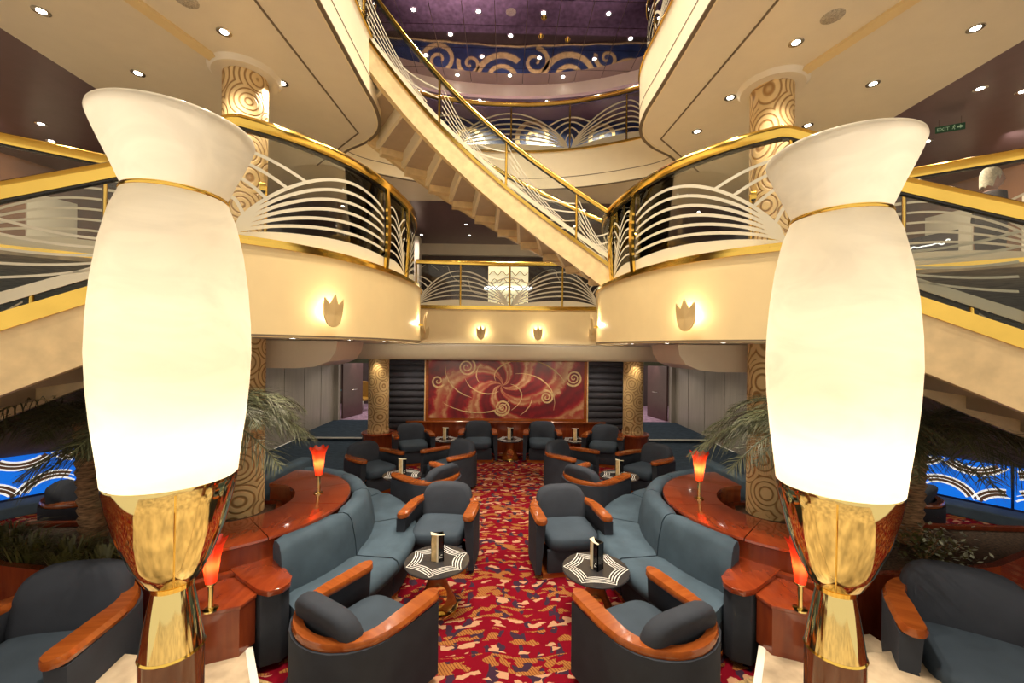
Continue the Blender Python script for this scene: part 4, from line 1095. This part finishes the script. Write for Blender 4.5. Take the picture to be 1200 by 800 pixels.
# ---- tulip wall sconces
def sconce(x, y, z, nx, ny, label, lit=True, power=15.0):
    t = thing('wall_sconce', label, 'sconce', (x, y, z), face(nx, ny), 'tulip sconces')
    # local +Y points away from the wall
    poly = []
    for i in range(13):
        a = pi + pi * i / 12; poly.append((0.092 * cos(a), 0.02 + 0.15 * sin(a)))
    poly += [(0.095, 0.07), (0.088, 0.13), (0.04, 0.075), (0.0, 0.165), (-0.04, 0.075), (-0.088, 0.13), (-0.095, 0.07)]
    g = G(); n = len(poly)
    fr = [(x_, 0.10 - 1.6 * x_ * x_ + 0.12 * max(z_, 0), z_) for x_, z_ in poly]; bk = [(x_, y_ - 0.014, z_) for x_, y_, z_ in fr]
    c1 = (0, 0.105, -0.02); c2 = (0, 0.09, -0.02)
    g.add(fr + bk + [c1, c2], [(i, (i + 1) % n, 2 * n) for i in range(n)] + [(n + (i + 1) % n, n + i, 2 * n + 1) for i in range(n)] + [(i, n + i, n + (i + 1) % n, (i + 1) % n) for i in range(n)])
    obj('tulip_shield', g, 'tulip', t, fix=True)
    obj('wall_bracket', G().box(-0.012, 0.012, 0.0, 0.085, -0.03, 0.0), 'gold', t)
    if lit:
        l = sqrt(nx * nx + ny * ny)
        point('sconce_bulb', (x + nx / l * 0.045, y + ny / l * 0.045, z + 0.0), power, (1, 0.84, 0.55), 0.02)
def on_lobe(s, tgt):
    # point and outward normal on the mezzanine edge near depth tgt
    i = min(range(len(LB)), key=lambda k: abs(LB[k][1] - tgt)); a, b = LB[i - 1], LB[i + 1]
    dx, dy = b[0] - a[0], b[1] - a[1]; l = sqrt(dx * dx + dy * dy)
    return (-s * (LB[i][0] + dy / l * 0.012) * -1 if False else (LB[i][0] + dy / l * 0.012) * (1 if s < 0 else -1), LB[i][1] - dx / l * 0.012, (dy / l) * (1 if s < 0 else -1), -dx / l)
for s in (-1, 1):
    x, y, nx, ny = on_lobe(s, 3.72)
    sconce(x, y, 2.80, nx, ny, 'tulip wall sconce on the %s mezzanine lobe facing us' % SIDE[s])
    x, y, nx, ny = on_lobe(s, 5.55)
    sconce(x, y, 2.82, nx, ny, 'tulip wall sconce seen edge-on at the tip of the %s lobe' % SIDE[s])
for x, nm in ((-0.55, 'left of centre'), (0.63, 'right of centre'), (1.78, 'half hidden by the right lobe')):
    sconce(x, 8.47, 2.80, 0, -1, 'small tulip sconce on the rear mezzanine fascia, ' + nm)
sconce(-1.70, 8.42, 2.80, 0.05, -1, 'unlit tulip sconce on the rear fascia beside the left lobe', False)

# ================================================================== PLANTS
def palm(x, y, z, h, lean, nfr, flen, label, seed):
    rnd = random.Random(seed)
    t = thing('potted_palm', label, 'palm', (x, y, z))
    tp = [(lean[0] * (i / 6) ** 1.3, lean[1] * (i / 6) ** 1.3, h * i / 6) for i in range(7)]
    g = G(); prs = []; 
    path = resample(tp, 40)
    g.tube(path, [0.105 - 0.02 * (i / 39) + 0.010 * ((i % 3) - 1) for i in range(40)], 14)
    obj('trunk', g, 'trunk', t, smooth=30)
    top = Vector(tp[-1])
    for k in range(nfr):
        az = 2 * pi * (k + rnd.uniform(-0.3, 0.3)) / nfr * 2.6; el = rnd.uniform(0.25, 1.15); L = flen * rnd.uniform(0.75, 1.1)
        d = Vector((cos(az), sin(az), 0)); pts = []
        for i in range(15):
            u = i / 14; pts.append(top + d * (L * u * (0.75 + 0.25 * cos(el))) + Vector((0, 0, L * (sin(el) * u - (0.55 + 0.35 * sin(el)) * u * u))))
        g = G(); g.tube(pts, [0.010 * (1 - 0.8 * i / 14) + 0.002 for i in range(15)], 5)
        pl = resample(pts, 60)
        for i in range(5, 60, 1):
            p = Vector(pl[i]); dd = (Vector(pl[min(i + 1, 59)]) - Vector(pl[i - 1])).normalized()
            side = dd.cross(Vector((0, 0, 1))).normalized()
            u = i / 59; ll = 0.36 * L * (sin(pi * min(1, u * 0.9 + 0.12)) ** 0.6)
            for sg in (-1, 1):
                dirn = (side * sg * rnd.uniform(0.55, 0.9) + dd * rnd.uniform(0.7, 1.0) + Vector((0, 0, rnd.uniform(-0.45, 0.3)))).normalized()
                tip = p + dirn * ll + Vector((0, 0, -0.18 * ll)); mid = p + dirn * ll * 0.5
                wv = dd * 0.0055
                g.add([tuple(p - wv), tuple(p + wv), tuple(mid + wv * 0.9), tuple(mid - wv * 0.9), tuple(tip)], [(0, 1, 2, 3), (3, 2, 4)])
        obj('frond', g, 'leaf', t, fix=False)
    return t
palm(-4.0, 3.98, 0.60, 1.15, (-0.15, 0.05), 30, 1.3, 'tall palm with a fibrous trunk left of the left giant lamp', 3)
palm(4.0, 3.98, 0.60, 1.15, (0.15, 0.05), 30, 1.3, 'tall palm with a fibrous trunk right of the right giant lamp', 5)
palm(-3.08, 4.02, 0.60, 1.15, (0.05, -0.1), 38, 1.12, 'palm in front of the carved column behind the left giant lamp', 11)
palm(3.08, 4.02, 0.60, 1.15, (-0.05, -0.1), 38, 1.12, 'palm in front of the carved column behind the right giant lamp', 12)
def tuft(x, y, z, n, h, label, material, seed, leafy=False):
    rnd = random.Random(seed)
    t = thing('planter_shrub' if leafy else 'grass_tuft', label, 'plant', (x, y, z))
    g = G()
    if leafy:
        for k in range(n):
            p = Vector((rnd.gauss(0, 0.13), rnd.gauss(0, 0.10), abs(rnd.gauss(0.12, 0.09)))); d = Vector((rnd.uniform(-1, 1), rnd.uniform(-1, 1), rnd.uniform(-0.2, 0.8))).normalized()
            s_ = d.cross(Vector((0, 0, 1))).normalized() * 0.016; l = 0.05
            g.add([tuple(p), tuple(p + d * l * 0.5 + s_), tuple(p + d * l), tuple(p + d * l * 0.5 - s_)], [(0, 1, 2, 3)])
        st = G()
        for k in range(10):
            a = rnd.uniform(0, 6.28); st.tube([(0, 0, 0), (0.1 * cos(a), 0.08 * sin(a), 0.12), (0.16 * cos(a), 0.13 * sin(a), 0.2)], 0.004, 4)
        obj('stems', st, 'trunk', t)
        o = obj('leaves', g, material, t, fix=False)
    else:
        for k in range(n):
            a = rnd.uniform(0, 6.28); r0 = rnd.uniform(0, 0.12); b = Vector((r0 * cos(a), r0 * sin(a), 0)); hh = h * rnd.uniform(0.6, 1.1)
            a2 = a + rnd.uniform(-0.6, 0.6); d = Vector((cos(a2), sin(a2), 0)); sd = Vector((-d.y, d.x, 0)) * 0.006
            m_ = b + d * hh * 0.35 + Vector((0, 0, hh * 0.75)); e = b + d * hh * 0.95 + Vector((0, 0, hh * 0.7))
            g.add([tuple(b - sd), tuple(b + sd), tuple(m_ + sd), tuple(m_ - sd), tuple(e)], [(0, 1, 2, 3), (3, 2, 4)])
        o = obj('blades', g, material, t, fix=False)
    o['kind'] = 'stuff'
for i, (x, y) in enumerate(((-3.35, 3.42), (-3.75, 3.55), (-4.2, 3.62), (-4.65, 3.85))):
    tuft(x, y, 0.60, 150, 0.26, ('grassy tuft nearest the left giant lamp in the left planter', 'second grassy tuft from the lamp in the left planter', 'third grassy tuft from the lamp in the left planter', 'outermost grassy tuft in the left planter')[i], 'leaf_grass', 20 + i)
tuft(3.78, 3.62, 0.60, 260, 0.2, 'green leafy shrub at the foot of the right palm', 'leaf_grass', 31, True)
tuft(3.98, 3.66, 0.60, 160, 0.2, 'white variegated shrub at the foot of the right palm', 'leaf_pale', 32, True)

# ================================================================== DOWNLIGHTS
def make_down():
    t = thing('downlight', 'x', 'downlight', group='recessed downlights')
    obj('trim_ring', G().lathe([(0.035, 0.0), (0.062, -0.004), (0.068, -0.002), (0.068, 0.004), (0.035, 0.01)], 20, cap=False), 'chrome', t, smooth=50)
    obj('lens', G().lathe([(0.0, -0.004), (0.036, -0.003)], 16, cap=False), 'lens', t)
    return t
down0 = make_down(); df = [True]
def down(x, y, z, label, sc=1.0):
    if df[0]:
        o = down0; df[0] = False; o.location = (x, y, z); o['label'] = label; o.scale = (sc,) * 3
    else: o = dup(down0, (x, y, z), 0, label, 'recessed downlights', sc)
    return o
SL = [((-4.41, 3.86), 'outer near'), ((-4.28, 4.71), 'outer far'), ((-2.86, 4.06), 'inner near'), ((-2.71, 4.83), 'inner far')]
SR = [((2.84, 4.02), 'inner near'), ((2.68, 4.92), 'inner middle'), ((2.64, 5.70), 'inner far'), ((4.17, 4.61), 'outer middle'), ((4.41, 3.79), 'outer near'), ((4.07, 5.49), 'outer far')]
for (p, nm) in SL:
    down(p[0], p[1], Z3U - 0.002, 'chrome-ringed downlight in the left beige soffit, ' + nm); spot('soffit_light', (p[0], p[1], Z3U - 0.05), 130, 120, 0.7)
for (p, nm) in SR:
    down(p[0], p[1], Z3U - 0.002, 'chrome-ringed downlight in the right beige soffit, ' + nm)
    if nm != 'inner middle': spot('soffit_light', (p[0], p[1], Z3U - 0.05), 130, 120, 0.7)
nth = ['first', 'second', 'third', 'fourth', 'fifth', 'sixth', 'seventh', 'eighth', 'ninth', 'tenth', 'eleventh', 'twelfth', 'thirteenth', 'fourteenth', 'fifteenth', 'sixteenth', 'seventeenth', 'eighteenth', 'nineteenth', 'twentieth']
for k, p in enumerate(((-6.7, 5.9), (-7.1, 6.4), (5.54, 4.70), (6.17, 5.9), (6.1, 4.73), (-6.3, 7.6), (6.3, 7.6))):
    down(p[0], p[1], Z3U + 0.028, 'downlight in the dark plum mezzanine ceiling at the %s side, %s' % ('left' if p[0] < 0 else 'right', nth[k]))
    if k in (0, 3): spot('plum_light', (p[0], p[1], Z3U - 0.02), 90, 130, 0.7)
k = 0
for x in (-3.7, -2.4, -1.07, 0.3, 1.7, 3.0, 4.3):
    for y in (9.1, 10.3, 11.3):
        if abs(abs(x) - 3.3) < 0.45 and y > 10.0 and y < 10.9: continue
        down(x, y, Z3U + 0.028, 'small downlight in the rear mezzanine ceiling, row %s, %s from the left' % ({9.1: 'front', 10.3: 'middle', 11.3: 'back'}[y], nth[[-3.7, -2.4, -1.07, 0.3, 1.7, 3.0, 4.3].index(x)]), 0.8)
        if y == 10.3: spot('rear_mezz_light', (x, y, Z3U - 0.02), 70, 130, 0.7, (1, 0.85, 0.8))
ML = [(-1.88, 7.84), (-0.63, 7.84), (-1.25, 8.43), (0.0, 8.43), (-0.63, 9.05), (0.65, 9.05), (-1.87, 9.05), (0.0, 9.66), (-1.25, 9.68), (1.27, 9.66), (1.89, 9.05), (1.89, 7.82), (2.51, 8.43), (0.63, 7.84)]
for k, p in enumerate(ML):
    down(p[0], p[1], ZC - 0.002, 'bright downlight in the mirror ceiling tiles, %s of the scattered grid' % nth[k], 1.1)
    if k % 2 == 0: spot('atrium_light', (p[0], p[1], ZC - 0.06), 700, 90, 0.6)
for k, (x, y) in enumerate(((-1.2, 2.0), (1.2, 2.0), (-1.2, 4.2), (1.2, 4.2), (0, 5.8), (0, 3.0))):
    down(x, y, ZC - 0.002, 'downlight in the mirror ceiling high above the stair landing, %s' % nth[k], 1.1)
    spot('atrium_light_front', (x, y, ZC - 0.06), 800, 90, 0.6)
for k, (x, y) in enumerate(((-2.4, 10.6), (-0.8, 10.9), (0.35, 10.7), (1.0, 10.9), (2.2, 10.6))):
    down(x, y, 9.158, 'small downlight in the plum ceiling before the mural, %s from the left' % nth[k], 0.8)
for s in (-1, 1):
    for k, (x, y) in enumerate(((5.2, 5.7), (2.75, 3.9), (2.15, 4.05), (1.8, 4.6), (1.62, 5.3), (2.3, 6.2), (3.4, 6.6), (4.6, 7.4), (4.4, 10.0), (4.4, 12.2))):  # first pair added to brighten the bays, chairs and palms
        down(s * x, y, Z2U - 0.002, 'small downlight under the %s mezzanine lobe, %s from the landing' % (SIDE[s], nth[k]), 0.8)
        if k in (0, 2, 4, 5, 7, 8, 9): spot('lobe_light', (s * x, y, Z2U - 0.04), 110 if k == 0 else 50, 120, 0.7)
for k, x in enumerate((-2.2, -0.7, 0.7, 2.2)):
    down(x, 9.2, 2.22, 'added small downlight under the rear bulkhead, %s from the left' % nth[k], 0.6)
    spot('painting_wash', (x, 9.2, 2.19), 26, 130, 0.8, target=(x, 9.55, 0.5))  # lamps and their downlights added to wash the painting with light
for s in (-1, 1):
    g = G().lathe([(0, -0.006), (0.085, -0.006), (0.095, 0.0)], 28)
    o = obj('ceiling_speaker', g, 'speaker', smooth=40); o.location = (s * 2.95, 3.70, Z3U)
    tag(o, 'round beige speaker grille in the %s soffit' % SIDE[s], 'speaker')
o = obj('ceiling_speaker', G().lathe([(0, -0.008), (0.05, -0.008), (0.055, -0.004), (0.085, -0.004), (0.1, 0.0)], 28), 'speaker', smooth=40); o.location = (0.0, 7.84, ZC)
tag(o, 'round pale speaker in the mirror ceiling', 'speaker')
for k, p in enumerate(((0.63, 8.43), (1.2, 8.5), (0.65, 7.95))):
    o = obj('smoke_detector', G().lathe([(0, -0.05), (0.03, -0.05), (0.045, -0.03), (0.06, 0.0)], 20), 'gold', smooth=40); o.location = (p[0], p[1], ZC)
    tag(o, 'small brass smoke detector on the mirror ceiling, %s' % ('nearest the centre', 'furthest right', 'nearest the top edge')[k], 'smoke detector')

# ---- lantern behind the rear mezzanine railing
ln = thing('lantern_panel', 'glowing cream lantern panel with dark loops behind the rear railing', 'lantern', (0.02, 10.6, Z2))
obj('panel', G().box(-0.52, 0.52, -0.05, 0.05, 0.0, 1.32), 'lantern', ln)
for j in range(6):
    pts = [(-0.5 + 1.0 * i / 30, -0.06, 0.15 + 0.2 * j + 0.05 * sin(i * 0.9 + j)) for i in range(31)]
    obj('loop_line', G().tube(pts, 0.010, 5), 'groove', ln)
obj('cool_strip', G().box(-0.62, 0.62, -0.09, -0.05, 0.72, 0.80), 'cool', ln)

# ---- exit sign
ex = thing('exit_sign', 'hanging green exit sign with running figure and arrow', 'exit sign', (5.85, 5.3, 5.45), radians(-28), None, 0.72)
obj('board', G().box(-0.20, 0.20, -0.01, 0.01, 0.0, 0.12), 'exit_green', ex)
def text(body, size, loc, parent, material, name='lettering'):
    c = bpy.data.curves.new(name, 'FONT'); c.body = body; c.size = size; c.extrude = 0.002
    o = bpy.data.objects.new(name, c); COL.objects.link(o); o.parent = parent; o.location = loc; o.rotation_euler = (pi / 2, 0, 0)
    c.materials.append(M[material]); bpy.context.view_layer.update()
    me = bpy.data.meshes.new_from_object(o); bpy.data.objects.remove(o)
    o = bpy.data.objects.new(name, me); COL.objects.link(o); o.parent = parent; o.location = loc; o.rotation_euler = (pi / 2, 0, 0)
    return o
text('EXIT', 0.085, (-0.185, -0.0115, 0.03), ex, 'exit_white')
g = G()
g.rings([[(x, y, z) for x, z in ((0.09, 0.045), (0.13, 0.045), (0.13, 0.025), (0.175, 0.06), (0.13, 0.095), (0.13, 0.075), (0.09, 0.075))] for y in (-0.010, -0.014)])
obj('arrow', g, 'exit_white', ex)
g = G(); g.ell((0.055, -0.012, 0.098), (0.009, 0.003, 0.009), 8, 6)
for a, b in (((0.05, 0.085), (0.042, 0.055)), ((0.042, 0.055), (0.06, 0.04)), ((0.06, 0.04), (0.055, 0.02)), ((0.042, 0.055), (0.025, 0.03)), ((0.048, 0.078), (0.068, 0.068)), ((0.048, 0.078), (0.03, 0.066))):
    g.tube([(a[0], -0.012, a[1]), (b[0], -0.012, b[1])], 0.004, 5)
obj('running_figure', g, 'exit_white', ex)
for x in (-0.15, 0.15): obj('hanger_rod', G().tube([(x, 0, 0.12), (x, 0, 0.25)], 0.004, 5), 'chrome', ex)

# ---- illegible white script sign on the far right mezzanine wall
sg = thing('script_sign', 'white looping script sign on the right mezzanine wall', 'sign', (7.98, 7.75, 4.55), radians(-72))
pts = []
for i in range(60):
    u = i / 59; pts.append((-0.45 + 0.9 * u, 0, 0.07 * sin(u * 34) * (0.6 + 0.6 * cos(u * 5)) + (0.05 if u < 0.2 else 0)))
obj('script_stroke', G().tube(pts, 0.012, 5), 'neon', sg)
obj('backing', G().box(-0.55, 0.55, 0.02, 0.05, -0.18, 0.2), 'darkwall', sg)

# ---- person on the right mezzanine, seen in profile beyond the stairwell railing
def person(x, y, z, rz):
    t = thing('person', 'white-haired person in dark clothing standing behind the right stairwell railing', 'person', (x, y, z), rz)
    # local +Y = facing direction; one continuous lofted body from hem to crown
    sect = [(0.02, 0.16, 0.10, 0.0), (0.45, 0.15, 0.10, 0.0), (0.85, 0.19, 0.13, 0.0), (1.05, 0.175, 0.125, 0.0), (1.25, 0.20, 0.13, 0.0), (1.38, 0.215, 0.115, -0.01), (1.44, 0.14, 0.09, -0.01), (1.47, 0.065, 0.065, 0.0),
            (1.52, 0.058, 0.062, 0.012), (1.545, 0.060, 0.080, 0.030), (1.58, 0.066, 0.095, 0.030), (1.63, 0.074, 0.100, 0.024), (1.69, 0.077, 0.102, 0.018), (1.74, 0.070, 0.094, 0.010), (1.775, 0.045, 0.060, 0.005), (1.79, 0.01, 0.015, 0.0)]
    rs = []
    for h, rx, ry, cy in sect:
        ring = []
        for i in range(24):
            a = 2 * pi * i / 24; xx, yy = rx * cos(a), ry * sin(a) + cy
            if 1.53 < h < 1.75 and abs(a - pi / 2) < 0.3:       # nose, lips, chin and brow along the face line
                w_ = 1 - abs(a - pi / 2) / 0.3
                yy += w_ * {1.545: 0.012, 1.58: 0.010, 1.63: 0.030, 1.69: 0.006}.get(h, 0.0)
            ring.append((xx, yy, h))
        rs.append(ring)
    g = G().rings(rs)
    for sx in (-1, 1):
        g.tube([(sx * 0.19, -0.01, 1.37), (sx * 0.25, -0.02, 1.12), (sx * 0.22, 0.12, 0.95)], [0.055, 0.045, 0.035], 10)
        for k in range(4): g.tube([(sx * 0.22 + (k - 1.5) * 0.018, 0.12, 0.95), (sx * 0.21 + (k - 1.5) * 0.019, 0.20, 0.93), (sx * 0.21 + (k - 1.5) * 0.019, 0.235 - 0.01 * abs(k - 1.5), 0.90)], 0.009, 6)
        g.tube([(sx * 0.19, 0.12, 0.955), (sx * 0.165, 0.17, 0.95), (sx * 0.16, 0.195, 0.93)], 0.010, 6)
        g.ell((sx * 0.079, 0.005, 1.635), (0.010, 0.022, 0.034), 10, 8)
    obj('body', g, 'skin', t, smooth=60)
    g = G()
    rs = [[(rx * 1.06 * cos(2 * pi * i / 24), (ry * 1.08) * sin(2 * pi * i / 24) + cy, h) for i in range(24)] for h, rx, ry, cy in sect[:7]]
    g.rings(rs)
    for sx in (-1, 1): g.tube([(sx * 0.185, -0.01, 1.38), (sx * 0.25, -0.02, 1.12), (sx * 0.225, 0.10, 0.97)], [0.066, 0.054, 0.045], 10)
    obj('clothing', g, 'shirt', t, smooth=60)
    # hair cap swept over crown, sides and nape
    g = G(); vs = []; fs = []; nu, nv = 28, 10
    for j in range(nv + 1):
        for i in range(nu):
            a = 2 * pi * i / nu; front = sin(a)
            lo = 1.52 + 0.17 * max(0, front) ** 0.7 + (0.08 if front > -0.2 and front < 0.4 else 0) + 0.02 * sin(i * 2.3)
            ph = j / nv * pi / 2; rr = cos(ph) if j else 1.0
            h = lo + (1.812 - lo) * sin(ph); k = sqrt(max(0, 1 - (max(h, 1.68) - 1.68) ** 2 / 0.133 ** 2))
            vs.append((0.092 * k * cos(a), 0.112 * k * front - 0.004, h))
    for j in range(nv):
        for i in range(nu): fs.append((j * nu + i, j * nu + (i + 1) % nu, (j + 1) * nu + (i + 1) % nu, (j + 1) * nu + i))
    g.add(vs, fs); obj('hair', g, 'hair', t, smooth=80)
    g = G()
    for sx in (-1, 1): g.ell((sx * 0.032, 0.112, 1.655), (0.012, 0.008, 0.006), 8, 6)
    obj('eyes', g, 'shirt', t)
person(6.72, 5.55, Z2, face(0.93, -0.36))

# ---- mustard chair and teal table edge seen through the left doorway
yc = thing('dining_chair', 'mustard yellow high-back chair seen through the left doorway', 'chair', (-5.35, 15.3, 0.10), radians(160))
obj('backrest', G().box(-0.24, 0.24, -0.28, -0.21, 0.42, 1.08), 'yellow', yc, bevel=0.02)
obj('seat', G().box(-0.24, 0.24, -0.24, 0.26, 0.40, 0.50), 'yellow', yc, bevel=0.03)
for sx in (-1, 1):
    for y in (-0.22, 0.22): obj('leg', G().tube([(sx * 0.2, y, 0.0), (sx * 0.19, y, 0.42)], 0.018, 6), 'chrome', yc)
tt = thing('cafe_table', 'teal-topped table beyond the mustard chair in the left doorway', 'table', (-6.0, 15.8, 0.10))
obj('table_top', G().lathe([(0, 0.70), (0.35, 0.70), (0.36, 0.72), (0.35, 0.74), (0, 0.74)], 28), 'teal', tt, smooth=40)
obj('leg', G().lathe([(0.2, 0), (0.2, 0.02), (0.03, 0.04), (0.03, 0.70)], 20), 'chrome', tt, smooth=40)
